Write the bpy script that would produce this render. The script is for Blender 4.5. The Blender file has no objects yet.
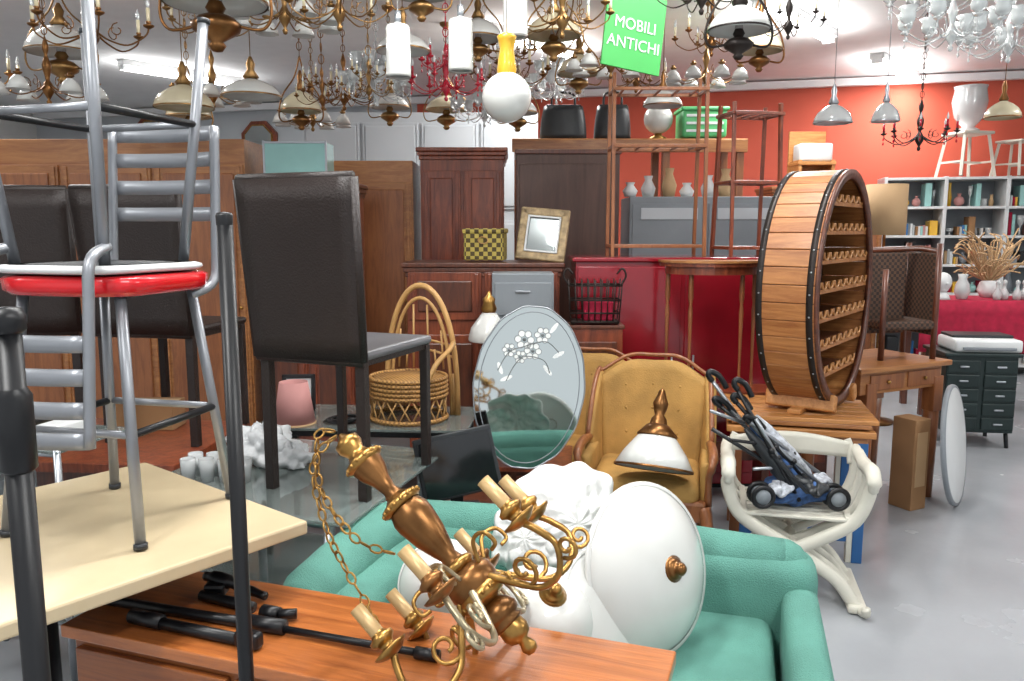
import bpy, bmesh, math, random
from mathutils import Vector, Matrix, Euler
random.seed(7)
V = Vector
rad = math.radians
pi = math.pi

# ------------------------------------------------------------------ materials
def lin(h):
    h = h.lstrip('#')
    out = []
    for i in (0, 2, 4):
        c = int(h[i:i+2], 16) / 255
        out.append(c/12.92 if c <= .04045 else ((c+.055)/1.055)**2.4)
    return tuple(out)

def sc(c, k):
    return (min(c[0]*k, 1), min(c[1]*k, 1), min(c[2]*k, 1), 1)

def base(name):
    m = bpy.data.materials.new(name)
    m.use_nodes = True
    nt = m.node_tree
    return m, nt, nt.nodes['Principled BSDF']

def plain(name, col, rough=.5, metal=0, var=.1, vs=6, bump=0, bs=80, coat=0, trans=0, sss=0, emis=0, ior=1.45, rvar=0):
    m, nt, b = base(name)
    c = lin(col)
    tc = nt.nodes.new('ShaderNodeTexCoord')
    n = nt.nodes.new('ShaderNodeTexNoise')
    n.inputs['Scale'].default_value = vs
    n.inputs['Detail'].default_value = 6
    nt.links.new(tc.outputs['Object'], n.inputs['Vector'])
    r = nt.nodes.new('ShaderNodeValToRGB')
    r.color_ramp.elements[0].position = .3
    r.color_ramp.elements[1].position = .7
    r.color_ramp.elements[0].color = sc(c, 1-var)
    r.color_ramp.elements[1].color = sc(c, 1+var)
    nt.links.new(n.outputs['Fac'], r.inputs['Fac'])
    nt.links.new(r.outputs['Color'], b.inputs['Base Color'])
    b.inputs['Roughness'].default_value = rough
    if rvar:
        mr = nt.nodes.new('ShaderNodeMapRange')
        mr.inputs['To Min'].default_value = max(0, rough-rvar)
        mr.inputs['To Max'].default_value = rough+rvar
        nt.links.new(n.outputs['Fac'], mr.inputs['Value'])
        nt.links.new(mr.outputs['Result'], b.inputs['Roughness'])
    b.inputs['Metallic'].default_value = metal
    b.inputs['Coat Weight'].default_value = coat
    b.inputs['Coat Roughness'].default_value = .08
    b.inputs['Transmission Weight'].default_value = trans
    b.inputs['IOR'].default_value = ior
    if sss:
        b.inputs['Subsurface Weight'].default_value = sss
        b.inputs['Subsurface Radius'].default_value = (.05, .05, .05)
    if emis:
        b.inputs['Emission Color'].default_value = (*c, 1)
        b.inputs['Emission Strength'].default_value = emis
    if bump:
        n2 = nt.nodes.new('ShaderNodeTexNoise')
        n2.inputs['Scale'].default_value = bs
        n2.inputs['Detail'].default_value = 5
        nt.links.new(tc.outputs['Object'], n2.inputs['Vector'])
        bp = nt.nodes.new('ShaderNodeBump')
        bp.inputs['Strength'].default_value = bump
        bp.inputs['Distance'].default_value = .01
        nt.links.new(n2.outputs['Fac'], bp.inputs['Height'])
        nt.links.new(bp.outputs['Normal'], b.inputs['Normal'])
    return m

def wood(name, c1, c2, scale=3, axis=0, rough=.4, coat=.2, stretch=9):
    m, nt, b = base(name)
    tc = nt.nodes.new('ShaderNodeTexCoord')
    mp = nt.nodes.new('ShaderNodeMapping')
    s = [stretch]*3
    s[axis] = 1
    mp.inputs['Scale'].default_value = s
    nt.links.new(tc.outputs['Object'], mp.inputs['Vector'])
    n = nt.nodes.new('ShaderNodeTexNoise')
    n.inputs['Scale'].default_value = scale
    n.inputs['Detail'].default_value = 9
    n.inputs['Roughness'].default_value = .68
    n.inputs['Distortion'].default_value = 1.2
    nt.links.new(mp.outputs['Vector'], n.inputs['Vector'])
    r = nt.nodes.new('ShaderNodeValToRGB')
    r.color_ramp.elements[0].position = .34
    r.color_ramp.elements[1].position = .66
    r.color_ramp.elements[0].color = (*lin(c1), 1)
    r.color_ramp.elements[1].color = (*lin(c2), 1)
    nt.links.new(n.outputs['Fac'], r.inputs['Fac'])
    nt.links.new(r.outputs['Color'], b.inputs['Base Color'])
    b.inputs['Roughness'].default_value = rough
    b.inputs['Coat Weight'].default_value = coat
    b.inputs['Coat Roughness'].default_value = .2
    bp = nt.nodes.new('ShaderNodeBump')
    bp.inputs['Strength'].default_value = .25
    bp.inputs['Distance'].default_value = .004
    nt.links.new(n.outputs['Fac'], bp.inputs['Height'])
    nt.links.new(bp.outputs['Normal'], b.inputs['Normal'])
    return m

def weave(name, c1, c2, scale=60, rough=.6):
    m, nt, b = base(name)
    tc = nt.nodes.new('ShaderNodeTexCoord')
    ch = nt.nodes.new('ShaderNodeTexChecker')
    ch.inputs['Scale'].default_value = scale
    ch.inputs['Color1'].default_value = (*lin(c1), 1)
    ch.inputs['Color2'].default_value = (*lin(c2), 1)
    nt.links.new(tc.outputs['Object'], ch.inputs['Vector'])
    nt.links.new(ch.outputs['Color'], b.inputs['Base Color'])
    b.inputs['Roughness'].default_value = rough
    bp = nt.nodes.new('ShaderNodeBump')
    bp.inputs['Strength'].default_value = .5
    bp.inputs['Distance'].default_value = .005
    nt.links.new(ch.outputs['Fac'], bp.inputs['Height'])
    nt.links.new(bp.outputs['Normal'], b.inputs['Normal'])
    return m

def bubblewrap(name):
    m, nt, b = base(name)
    tc = nt.nodes.new('ShaderNodeTexCoord')
    vo = nt.nodes.new('ShaderNodeTexVoronoi')
    vo.inputs['Scale'].default_value = 60
    nt.links.new(tc.outputs['Object'], vo.inputs['Vector'])
    bp = nt.nodes.new('ShaderNodeBump')
    bp.inputs['Strength'].default_value = .35
    bp.inputs['Distance'].default_value = .006
    nt.links.new(vo.outputs['Distance'], bp.inputs['Height'])
    nt.links.new(bp.outputs['Normal'], b.inputs['Normal'])
    b.inputs['Base Color'].default_value = (.74, .75, .73, 1)
    b.inputs['Roughness'].default_value = .38
    b.inputs['Coat Weight'].default_value = .15
    return m

FLOOR = plain('concrete_floor', '999ca0', .25, var=.10, vs=1.6, bump=.06, bs=30, rvar=.1)
CEIL = plain('ceiling_paint', 'e4e5e6', .8, var=.03)
WGREY = plain('grey_wall_paint', 'b4b9bd', .8, var=.05, vs=1)
WRED = plain('red_wall_paint', 'c75a45', .75, var=.06, vs=1)
WWHITE = plain('white_wall_paint', 'cfcfcc', .8, var=.04)
BLACK = plain('black_powdercoat', '0f1013', .38, var=.2)
LEATH = plain('dark_leather', '241b18', .42, var=.14, vs=5, bump=.3, bs=150)
LEATHG = plain('grey_vinyl', '5c5d60', .35, var=.08)
CHROME = plain('brushed_aluminium', 'a0a4a9', .3, .85, var=.08)
SILVER = plain('silver_paint', '8e9196', .38, .6, var=.1)
REDP = plain('red_plastic', 'c80d18', .25, var=.05, coat=.5)
BEIGE = plain('cream_laminate', 'c9b795', .2, var=.05, coat=.4)
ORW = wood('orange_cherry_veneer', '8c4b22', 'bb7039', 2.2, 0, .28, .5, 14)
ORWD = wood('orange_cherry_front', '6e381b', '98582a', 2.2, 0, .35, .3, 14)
BRW = wood('brown_walnut', '43241a', '6d3a24', 2.5, 2, .4, .25)
RBW = wood('reddish_mahogany', '5c2819', '90482b', 2.5, 2, .35, .3)
DBW = wood('dark_brown_veneer', '42291f', '553a30', 1.5, 2, .5, .1)
LBW = wood('honey_oak', '85502a', 'ad7644', 2.5, 0, .4, .2)
LBWV = wood('honey_oak_upright', '774528', '9a6037', 2.5, 2, .4, .2)
PINE = wood('pine_wood', '9f6733', 'c48a50', 3, 0, .45, .15)
STAVE = wood('cedar_staves', '8d5329', 'b87c46', 3, 2, .45, .15)
REDL = plain('red_lacquer', '861320', .22, var=.08, coat=.6)
GREEN = plain('sea_green_fabric', '5c9184', .95, var=.13, vs=7, bump=.6, bs=260)
YEL = plain('gold_velvet', 'ab8346', .75, var=.2, vs=8, bump=.3, bs=140)
OPAL = plain('opal_glass', 'd0d1cd', .15, var=.03, coat=.5)
OPALC = plain('cream_opal_glass', 'cdc2a4', .22, var=.06, coat=.4)
BUB = bubblewrap('bubble_wrap')
BRASS = plain('aged_brass', 'a27c44', .3, .92, var=.35, vs=25)
BRASSD = plain('dark_bronze', '7a5430', .33, .85, var=.35, vs=18)
BRASSL = plain('lamp_brass', '8a6a42', .35, .9, var=.3, vs=15)
PEWT = plain('cream_gilt', 'a3977c', .33, .7, var=.25, vs=20)
IRON = plain('wrought_iron', '2a2320', .45, .4, var=.2)
WPAINT = plain('white_chair_paint', 'cdcabd', .45, var=.07)
CANDLE = plain('wax_sleeve', 'b99a6b', .38, var=.15, metal=.25)
CANDW = plain('ivory_sleeve', 'd2c6a6', .4, var=.08)
REDG = plain('red_glass', 'a8122a', .12, var=.1, coat=.6)
TGLASS = plain('table_glass', 'b9c6c2', .04, var=0, trans=.8)
GLASSW = plain('frosted_crystal', 'd6dada', .12, var=.04, coat=.6, trans=.4)
MIRR = plain('mirror_silvering', 'ccd3d2', .04, 1, var=0)
MIRE = plain('etched_glass', 'e6e8e6', .5, var=.05)
MIRD = plain('etched_stem', '6a7070', .5, var=.1)
WICK = weave('golden_wicker', 'b98b4e', '7f5a2d', 90)
WICKY = weave('yellow_wicker', 'b9a54f', '4a3b19', 38)
WICKB = weave('brown_wicker', '5a3f2d', '2a1d17', 60)
CANE = plain('bent_cane', 'b98f58', .45, var=.2)
GREYM = plain('grey_metal', '7e8489', .45, var=.06)
TEAL = plain('teal_glass_panel', '8cbdb8', .15, var=.05, coat=.5)
PINK = plain('pink_shade_fabric', 'b98480', .8, var=.08)
BEIGES = plain('beige_shade_fabric', 'b79771', .8, var=.05)
PLAST = plain('white_plastic_bag', 'c9cbcc', .35, var=.06, bump=.8, bs=25)
CARD = plain('cardboard', '95704c', .85, var=.08)
SIGNG = plain('sign_green', '45a052', .45, var=.03)
WHITE = plain('white_plastic', 'd2d4d4', .35, var=.03)
BLUE = plain('blue_paint', '2a5c93', .5, var=.1)
DTEAL = plain('dark_green_metal', '1f2c2b', .35, .2, var=.15)
REDC = plain('red_cloth', 'a01636', .8, var=.2, vs=20)
YELP = plain('yellow_enamel', 'd9a92b', .3, var=.05, coat=.4)
SCREEN = plain('screen_black', '101215', .12, var=.05, coat=.5)
TUBE = plain('fluorescent_tube', 'ffffff', .5, var=0, emis=12)
DGRAY = plain('dark_grey_plastic', '26292c', .4, var=.1)
BOTB = plain('blue_box', '2f6ea8', .5, var=.1)
GRN = plain('green_plastic', '58b070', .4, var=.05)

# ------------------------------------------------------------------ mesh builder
def zto(d, loc=(0, 0, 0), up='Y'):
    return Matrix.Translation(V(loc)) @ V(d).to_track_quat('Z', up).to_matrix().to_4x4()

def cr(pts, n=6, closed=False):
    p = [V(q) for q in pts]
    L = len(p)
    out = []
    rng = L if closed else L-1
    for i in range(rng):
        if closed:
            a, b, c, d = p[(i-1) % L], p[i], p[(i+1) % L], p[(i+2) % L]
        else:
            a, b, c, d = p[max(i-1, 0)], p[i], p[i+1], p[min(i+2, L-1)]
        for k in range(n):
            t = k/n
            out.append(.5*((2*b)+(-a+c)*t+(2*a-5*b+4*c-d)*t*t+(-a+3*b-3*c+d)*t**3))
    if not closed:
        out.append(p[-1])
    return out

class B:
    def __init__(s, name, loc=(0, 0, 0), rot=(0, 0, 0), mat=None):
        s.name = name
        s.v, s.f, s.mi, s.sm, s.mats = [], [], [], [], []
        s.M = mat if mat is not None else Matrix.Translation(V(loc)) @ Euler(rot).to_matrix().to_4x4()
        s.T = Matrix()
    def m(s, mat):
        if mat not in s.mats:
            s.mats.append(mat)
        return s.mats.index(mat)
    def add(s, vs, fs, mat, smooth=False, M=None):
        T = s.T @ M if M is not None else s.T
        o = len(s.v)
        s.v += [T @ V(q) for q in vs]
        k = s.m(mat)
        for f in fs:
            s.f.append([i+o for i in f])
            s.mi.append(k)
            s.sm.append(smooth)
        return s
    def box(s, c, size, mat, bev=.003, rot=(0, 0, 0), seg=2, M=None, smooth=None):
        bm = bmesh.new()
        bmesh.ops.create_cube(bm, size=1)
        for q in bm.verts:
            q.co = V((q.co.x*size[0], q.co.y*size[1], q.co.z*size[2]))
        bev = min(bev, min(size)*.48)
        if bev > 0:
            bmesh.ops.bevel(bm, geom=bm.edges[:], offset=bev, segments=seg, affect='EDGES', profile=.5)
        bm.verts.index_update()
        vs = [q.co.copy() for q in bm.verts]
        fs = [[q.index for q in f.verts] for f in bm.faces]
        bm.free()
        X = Matrix.Translation(V(c)) @ Euler(rot).to_matrix().to_4x4()
        if M is not None:
            X = M @ X
        return s.add(vs, fs, mat, (bev > .015) if smooth is None else smooth, X)
    def tube(s, pts, r, mat, n=8, closed=False, flat=1.0):
        p = [V(q) for q in pts]
        L = len(p)
        rs = r if isinstance(r, (list, tuple)) else [r]*L
        if len(rs) != L:
            rs = [rs[min(int(i/(L-1)*(len(rs)-1)+.5), len(rs)-1)] for i in range(L)]
        vs, fs = [], []
        prev = None
        for i in range(L):
            if closed:
                t = p[(i+1) % L]-p[i-1]
            else:
                t = p[min(i+1, L-1)]-p[max(i-1, 0)]
            if t.length < 1e-9:
                t = V((0, 0, 1))
            t.normalize()
            if prev is None:
                a = V((0, 0, 1)) if abs(t.z) < .9 else V((1, 0, 0))
                u = t.cross(a).normalized()
            else:
                u = prev - t*prev.dot(t)
                if u.length < 1e-6:
                    u = t.cross(V((0, 0, 1)))
                u.normalize()
            prev = u
            w = t.cross(u)
            for k in range(n):
                a = 2*pi*k/n
                vs.append(p[i]+(u*math.cos(a)+w*math.sin(a)*flat)*rs[i])
        R = L if closed else L-1
        for i in range(R):
            for k in range(n):
                j = (i+1) % L
                fs.append([i*n+k, i*n+(k+1) % n, j*n+(k+1) % n, j*n+k])
        if not closed:
            fs.append(list(range(n))[::-1])
            fs.append([(L-1)*n+k for k in range(n)])
        return s.add(vs, fs, mat, n > 4)
    def cyl(s, a, b, r, mat, r2=None, n=14):
        return s.tube([a, b], [r, r if r2 is None else r2], mat, n)
    def bar(s, a, b, w, mat, h=None):
        a, b = V(a), V(b)
        d = b-a
        M = zto(d, (a+b)/2)
        return s.box((0, 0, 0), (w, h or w, d.length), mat, .002, M=M)
    def lathe(s, prof, mat, M=None, n=20, sx=1, sy=1):
        vs, fs = [], []
        for (r, z) in prof:
            for k in range(n):
                a = 2*pi*k/n
                vs.append((math.cos(a)*r*sx, math.sin(a)*r*sy, z))
        for i in range(len(prof)-1):
            for k in range(n):
                fs.append([i*n+k, i*n+(k+1) % n, (i+1)*n+(k+1) % n, (i+1)*n+k])
        return s.add(vs, fs, mat, True, M)
    def sph(s, c, r, mat, sx=1, sy=1, sz=1, n=16):
        pr = [(math.sin(pi*i/(n//2))*r+1e-5, -math.cos(pi*i/(n//2))*r*sz) for i in range(n//2+1)]
        return s.lathe(pr, mat, Matrix.Translation(V(c)), n, sx, sy)
    def prism(s, poly, th, mat, M=None, smooth=False):
        n = len(poly)
        vs = [(x, y, -th/2) for x, y in poly]+[(x, y, th/2) for x, y in poly]
        fs = [list(range(n))[::-1], list(range(n, 2*n))]
        for i in range(n):
            j = (i+1) % n
            fs.append([i, j, j+n, i+n])
        return s.add(vs, fs, mat, smooth, M)
    def sheet(s, fn, nu, nv, mat, th=.01):
        P = [[V(fn(i/nu, j/nv)) for j in range(nv+1)] for i in range(nu+1)]
        vs, fs = [], []
        for i in range(nu+1):
            for j in range(nv+1):
                du = P[min(i+1, nu)][j]-P[max(i-1, 0)][j]
                dv = P[i][min(j+1, nv)]-P[i][max(j-1, 0)]
                nn = du.cross(dv)
                if nn.length > 1e-9:
                    nn.normalize()
                vs += [P[i][j]+nn*th/2, P[i][j]-nn*th/2]
        def ix(i, j, k): return (i*(nv+1)+j)*2+k
        for i in range(nu):
            for j in range(nv):
                fs.append([ix(i, j, 0), ix(i+1, j, 0), ix(i+1, j+1, 0), ix(i, j+1, 0)])
                fs.append([ix(i, j, 1), ix(i, j+1, 1), ix(i+1, j+1, 1), ix(i+1, j, 1)])
        for i in range(nu):
            fs.append([ix(i, 0, 0), ix(i, 0, 1), ix(i+1, 0, 1), ix(i+1, 0, 0)])
            fs.append([ix(i, nv, 0), ix(i+1, nv, 0), ix(i+1, nv, 1), ix(i, nv, 1)])
        for j in range(nv):
            fs.append([ix(0, j, 0), ix(0, j+1, 0), ix(0, j+1, 1), ix(0, j, 1)])
            fs.append([ix(nu, j, 0), ix(nu, j, 1), ix(nu, j+1, 1), ix(nu, j+1, 0)])
        return s.add(vs, fs, mat, True)
    def done(s, parent=None):
        me = bpy.data.meshes.new(s.name)
        me.from_pydata([tuple(q) for q in s.v], [], s.f)
        for mt in s.mats:
            me.materials.append(mt)
        me.polygons.foreach_set('material_index', s.mi)
        me.polygons.foreach_set('use_smooth', s.sm)
        me.update()
        bm = bmesh.new()
        bm.from_mesh(me)
        bmesh.ops.recalc_face_normals(bm, faces=bm.faces[:])
        bm.to_mesh(me)
        bm.free()
        o = bpy.data.objects.new(s.name, me)
        bpy.context.scene.collection.objects.link(o)
        o.matrix_world = s.M
        if parent is not None:
            o.parent = parent
            o.matrix_parent_inverse = parent.matrix_world.inverted()
        return o

RZ = rad(-15)

# ------------------------------------------------------------------ room shell
b = B('floor'); b.box((0.25, 5.25, -.05), (14.8, 14.2, .1), FLOOR, 0); b.done()
b = B('ceiling'); b.box((0.25, 5.25, 3.25), (14.8, 14.2, .1), CEIL, 0)
b.done()
def wall(name, p, q, mat, th=.12, h=3.2):
    p, q = V((*p, 0)), V((*q, 0))
    d = q-p
    b = B(name, ((p.x+q.x)/2, (p.y+q.y)/2, h/2), (0, 0, math.atan2(d.y, d.x)))
    b.box((0, 0, 0), (d.length, th, h), mat, 0)
    return b.done()
wall('wall_back', (-1.2, 10.55+.06), (7.5, 8.375+.06), WRED)
wall('wall_back_left', (-7, 12.06), (-1.2, 10.61), WGREY)
wall('wall_left', (-7, -1.8), (-7, 12.0), WWHITE)
wall('wall_right', (7.5, -1.8), (7.5, 8.4), WWHITE)
wall('baseboard_back', (-1.2, 10.52), (7.4, 8.37), WWHITE, .02, .1)
b = B('trim_1')
b.bar((-6.9, 11.9, 3.14), (7.3, 8.33, 3.14), .08, CEIL); b.done()

def fixture(x, y, rz, L=1.3, power=45, name='fluorescent_and_added_light'):
    b = B(name, (x, y, 3.2), (0, 0, rz))
    b.box((0, 0, -.03), (L, .14, .06), WHITE, .008)
    for k in (-1, 1):
        b.box((k*(L/2-.02), 0, -.075), (.03, .1, .05), WHITE, .004)
    b.cyl((-L/2+.03, 0, -.085), (L/2-.03, 0, -.085), .02, TUBE)
    o = b.done()
    for (z, e, flip) in ((3.08, power, 0), (2.98, power*.32, pi)):  # second light faces up: added fill that brightens the ceiling
        l = bpy.data.lights.new('tube_and_fill_light', 'AREA')
        l.shape = 'RECTANGLE'; l.size = L; l.size_y = .2; l.energy = e
        l.color = (1, .99, .97)
        lo = bpy.data.objects.new('tube_and_fill_light', l)
        bpy.context.scene.collection.objects.link(lo)
        lo.location = (x, y, z)
        lo.rotation_euler = (flip, 0, rz)
        lo.parent = o
        lo.matrix_parent_inverse = o.matrix_world.inverted()
fixture(2.25, 6.6, rad(50), 1.5, 52)
fixture(3.93, 8.5, rad(50), 1.3, 38)
for (x, y) in [(-4, 1.5), (-1.3, .2), (1.3, .2), (4.2, 1.5), (-3.5, 5), (4.5, 4.6), (.2, 7.4), (-3.5, 8.8), (-.4, 2.2), (1.0, 3.4)]:  # extra fixtures spread overhead, added to light the room
    fixture(x, y, rad(50), 1.3, 44)

# ------------------------------------------------------------------ sideboard (foreground)
d = V((.9455, -.3256)); nn = V((.3256, .9455))
c = V((-1.02, 1.70)) + d*.665 + nn*.17
b = B('cherry_sideboard', (c.x, c.y, 0), (0, 0, rad(-19)))
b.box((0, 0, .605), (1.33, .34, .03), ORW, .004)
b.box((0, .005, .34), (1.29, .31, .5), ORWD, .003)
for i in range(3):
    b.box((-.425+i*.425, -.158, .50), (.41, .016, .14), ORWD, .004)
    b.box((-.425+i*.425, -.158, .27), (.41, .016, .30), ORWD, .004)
    for z in (.5, .38):
        b.lathe([(.001, .02), (.011, .018), (.012, .01), (.006, 0)], BRASS, zto((0, -1, 0), (-.425+i*.425, -.166, z)))
for x in (-.6, .6):
    for y in (-.12, .12):
        b.cyl((x, y, .1), (x, y, 0), .022, ORWD, .015)
b.done()

b = B('black_metal_pole')
ZS = .62
b.cyl((-.97, 1.80, ZS+.013), (-.52, 1.662, ZS+.013), .012, BLACK)
b.cyl((-.52, 1.662, ZS+.013), (-.19, 1.555, ZS+.013), .008, BLACK)
b.cyl((-.60, 1.686, ZS+.017), (-.50, 1.656, ZS+.017), .017, BLACK)
b.cyl((-.2, 1.558, ZS+.013), (-.15, 1.543, ZS+.013), .013, BLACK)
b.done()
b = B('pole_clamp')
b.cyl((-.86, 1.71, ZS+.014), (-.56, 1.60, ZS+.014), .013, BLACK)
b.cyl((-.86, 1.71, ZS+.017), (-.78, 1.68, ZS+.017), .017, BLACK)
b.box((-.56, 1.60, ZS+.02), (.06, .03, .036), BLACK, .008, rot=(0, 0, -.35))
b.done()
b = B('pole_bracket')
b.tube(cr([(-.76, 1.89, ZS+.03), (-.71, 1.86, ZS+.035), (-.66, 1.85, ZS+.02), (-.59, 1.815, ZS+.013)], 5), [.012, .018, .012, .01], BLACK)
b.cyl((-.745, 1.82, ZS+.014), (-.60, 1.755, ZS+.014), .013, BLACK)
b.box((-.72, 1.85, ZS+.018), (.05, .05, .034), BLACK, .008)
b.done()
b = B('pole_end_cap')
b.cyl((-.57, 1.73, ZS+.017), (-.53, 1.715, ZS+.017), .017, BLACK)
b.cyl((-.53, 1.715, ZS+.017), (-.49, 1.72, ZS+.017), .012, BLACK)
b.done()

def post(x, y, h, r, n2):
    b = B('black_metal_post', (x, y, 0))
    b.cyl((0, 0, 0), (0, 0, h-.02), r, BLACK, n=16)
    if n2:
        b.lathe([(r, h-.02), (r*1.35, h-.015), (r*1.35, h), (r*1.1, h+.012), (1e-4, h+.014)], BLACK)
        b.lathe([(r, h-.20), (r*1.35, h-.195), (r*1.35, h-.1), (r, h-.09)], BLACK)
    else:
        b.lathe([(r, h-.02), (r*1.05, h-.005), (r*.9, h), (1e-4, h+.002)], BLACK)
    b.lathe([(1e-4, 0), (.09, 0), (.09, .012), (r*1.4, .03), (r, .05)], BLACK, n=24)
    b.done()
post(-.480, 1.35, 1.53, .0135, False)
post(-.636, 1.0, 1.392, .0165, True)

# ------------------------------------------------------------------ cream table
e1 = V((.628, .778)); e2 = V((-.778, .628))
A = V((-.925, 1.345))
c = A + e1*.34 + e2*.40
b = B('cream_dining_table', (c.x, c.y, 0), (0, 0, math.atan2(.778, .628)))
b.box((0, 0, .783), (.68, .80, .034), BEIGE, .006)
b.box((0, 0, .765), (.60, .70, .02), BRW, 0)
b.cyl((-.05, .22, .06), (-.05, .22, .755), .04, BLACK)
b.box((-.05, .22, .03), (.40, .06, .05), BLACK, .01)
b.box((-.05, .22, .03), (.06, .32, .05), BLACK, .01)
b.box((0, .1, .74), (.5, .5, .03), BLACK, .004)
b.done()

# ------------------------------------------------------------------ bar stools
def stool(name, loc, rz, flip, seatmat, seattop):
    b = B(name, loc, (pi if flip else 0, 0, rz))
    r = .0122
    H = .60
    pr = []
    N = 32
    for k in range(N):
        a = 2*pi*k/N
        q = (abs(math.cos(a))**5+abs(math.sin(a))**5)**(-.2)
        pr.append((math.cos(a)*q, math.sin(a)*q))
    def ring(sz, z): return [(x*sz, y*sz, z) for x, y in pr]
    th = .045 if not flip else .02
    lv = [(.13, H-th), (.165, H-th), (.178, H-th*.75), (.18, H-.008), (.172, H-.002), (.155, H)]
    vs = []; fs = []
    for sz, z in lv: vs += ring(sz, z)
    for i in range(len(lv)-1):
        for k in range(N):
            fs.append([i*N+k, i*N+(k+1) % N, (i+1)*N+(k+1) % N, (i+1)*N+k])
    b.add(vs, fs, seatmat, True)
    b.add(ring(.155, H), [list(range(N))], seattop)
    b.add(ring(.165, H-th), [list(range(N))[::-1]], DGRAY)
    cs = []
    for sx, sy in ((1, -1), (1, 1), (-1, 1), (-1, -1)):
        b.cyl((sx*.125, sy*.125, H-.02), (sx*.178, sy*.178, 0), r, SILVER)
        b.cyl((sx*.1773, sy*.1773, .012), (sx*.1783, sy*.1783, 0), r+.003, DGRAY)
        cs.append((sx*.156, sy*.156, .25))
    for i in range(4):
        b.cyl(cs[i], cs[(i+1) % 4], .009, BLACK if i % 2 == 0 else SILVER)
    for sx in (-1, 1):
        b.tube(cr([(sx*.13, .12, H-.06), (sx*.15, .19, H-.03), (sx*.152, .205, H+.08), (sx*.15, .225, H+.36)], 6), r, SILVER)
    for z in (.14, .21, .28, .345):
        def f(u, v, z=z):
            x = (u-.5)*.30
            return (x, .205+.02*(z/.35)+.03*(1-(2*u-1)**2), H+z+(v-.5)*.036)
        b.sheet(f, 10, 2, SILVER, .008)
    b.done()
stool('metal_bar_stool', (-.955, 1.905, .803), rad(-13), False, REDP, SILVER)
stool('metal_bar_stool', (-.965, 1.895, 2.006), rad(-17), True, WHITE, DGRAY)

# ------------------------------------------------------------------ glass table + dark leather chairs
GT = .64
ee = V((.963, -.27)); ff = V((.27, .963))
tr = V((-.485, 2.27))
c = tr - ee*.43 + ff*.42
b = B('glass_coffee_table', (c.x, c.y, 0), (0, 0, math.atan2(-.27, .963)))
b.box((0, 0, GT-.006), (.86, .84, .012), TGLASS, .003)
for x in (-.39, .34):
    for y in (-.37, .37):
        b.cyl((x, y, 0), (x, y, GT-.012), .018, CHROME)
for x in (-.39, .34):
    b.cyl((x, -.37, GT-.03), (x, .37, GT-.03), .012, CHROME)
for y in (-.37, .37):
    b.cyl((-.39, y, GT-.03), (.34, y, GT-.03), .012, CHROME)
b.box((-.03, 0, .25), (.70, .74, .01), TGLASS, .002)
b.done()

def leather_chair(loc, rz, seat=LEATHG, w=.42, lean=.07, sd=.42):
    b = B('leather_dining_chair', loc, (0, 0, rz))
    h = w/2
    def back(u, v):
        z = .455+v*.565
        x = (u-.5)*w*(1+.06*v)
        y = -.02-lean*v
        return (x, y, z)
    b.sheet(back, 8, 8, LEATH, .034)
    b.tube([back(0, 0), back(0, 1)], .0165, LEATH); b.tube([back(1, 0), back(1, 1)], .0165, LEATH)
    b.tube([back(0, 1), back(1, 1)], .0165, LEATH); b.tube([back(0, 0), back(1, 0)], .0165, LEATH)
    b.box((0, sd/2, .468), (w, sd, .03), seat, .012)
    b.box((0, sd/2, .445), (w-.02, sd-.01, .02), LEATH, .003)
    for sx in (-1, 1):
        b.box((sx*(h-.018), .0, .225), (.033, .033, .45), LEATH, .003)
        b.box((sx*(h-.018), sd-.03, .225), (.03, .03, .45), LEATH, .003)
    b.done()
leather_chair((-.640, 2.545, GT), rad(-21), LEATHG, .395, .05, .46)

b = B('rustic_wood_table', (-1.97, 3.28, 0), (0, 0, RZ*.3))
b.box((0, 0, .62), (1.5, .7, .04), RBW, .004)
b.box((0, 0, .56), (1.4, .6, .08), BRW, .003)
for x in (-.66, .66):
    for y in (-.28, .28):
        b.box((x, y, .3), (.06, .06, .6), BRW, .004)
b.done()
leather_chair((-1.46, 3.17, .64), rad(-10), LEATH)
leather_chair((-1.98, 3.22, .64), rad(12), LEATH)

# ------------------------------------------------------------------ sofa
SO = Matrix.Translation((-.615, 1.965, 0)) @ Matrix.Rotation(rad(-16), 4, 'Z')
b = B('green_fabric_sofa', mat=SO)
W, D = 1.38, .74
b.box((W/2, D/2, .16), (W-.04, D-.04, .2), GREEN, .03, seg=4)
for x in (.06, W-.06):
    for y in (.06, D-.06):
        b.cyl((x, y, .07), (x, y, 0), .02, BLACK)
b.box((W/2, D-.10, .34), (W-.01, .19, .46), GREEN, .06, seg=5)
b.tube(cr([(.1, D-.09, .54), (W*.5, D-.09, .555), (W-.10, D-.09, .53)], 6), .075, GREEN, 16)
b.sph((W-.10, D-.09, .53), .075, GREEN, n=16)
b.box((.13, D/2, .32), (.20, D-.03, .44), GREEN, .07, seg=5)
b.tube(cr([(.045, .02, .515), (.045, .2, .53), (.055, .45, .54), (.09, .62, .56)], 4), [.07, .082, .085, .085, .08], GREEN, 18)
b.sph((.045, .025, .515), .07, GREEN, n=16)
b.box((W-.055, D/2, .295), (.10, D-.02, .42), GREEN, .045, seg=5)
b.tube(cr([(W-.10, .02, .1), (W-.10, .012, .44), (W-.06, .012, .50), (W-.012, .012, .45), (W-.01, .02, .1)], 5), .006, GREEN, 6)
for i in range(2):
    x = .23+.255+i*.515
    b.box((x, .29, .335), (.51, .56, .15), GREEN, .045, seg=5)
    b.tube([(x-.24, .02, .395), (x+.24, .02, .395)], .006, GREEN, 6)
b.done()

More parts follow.
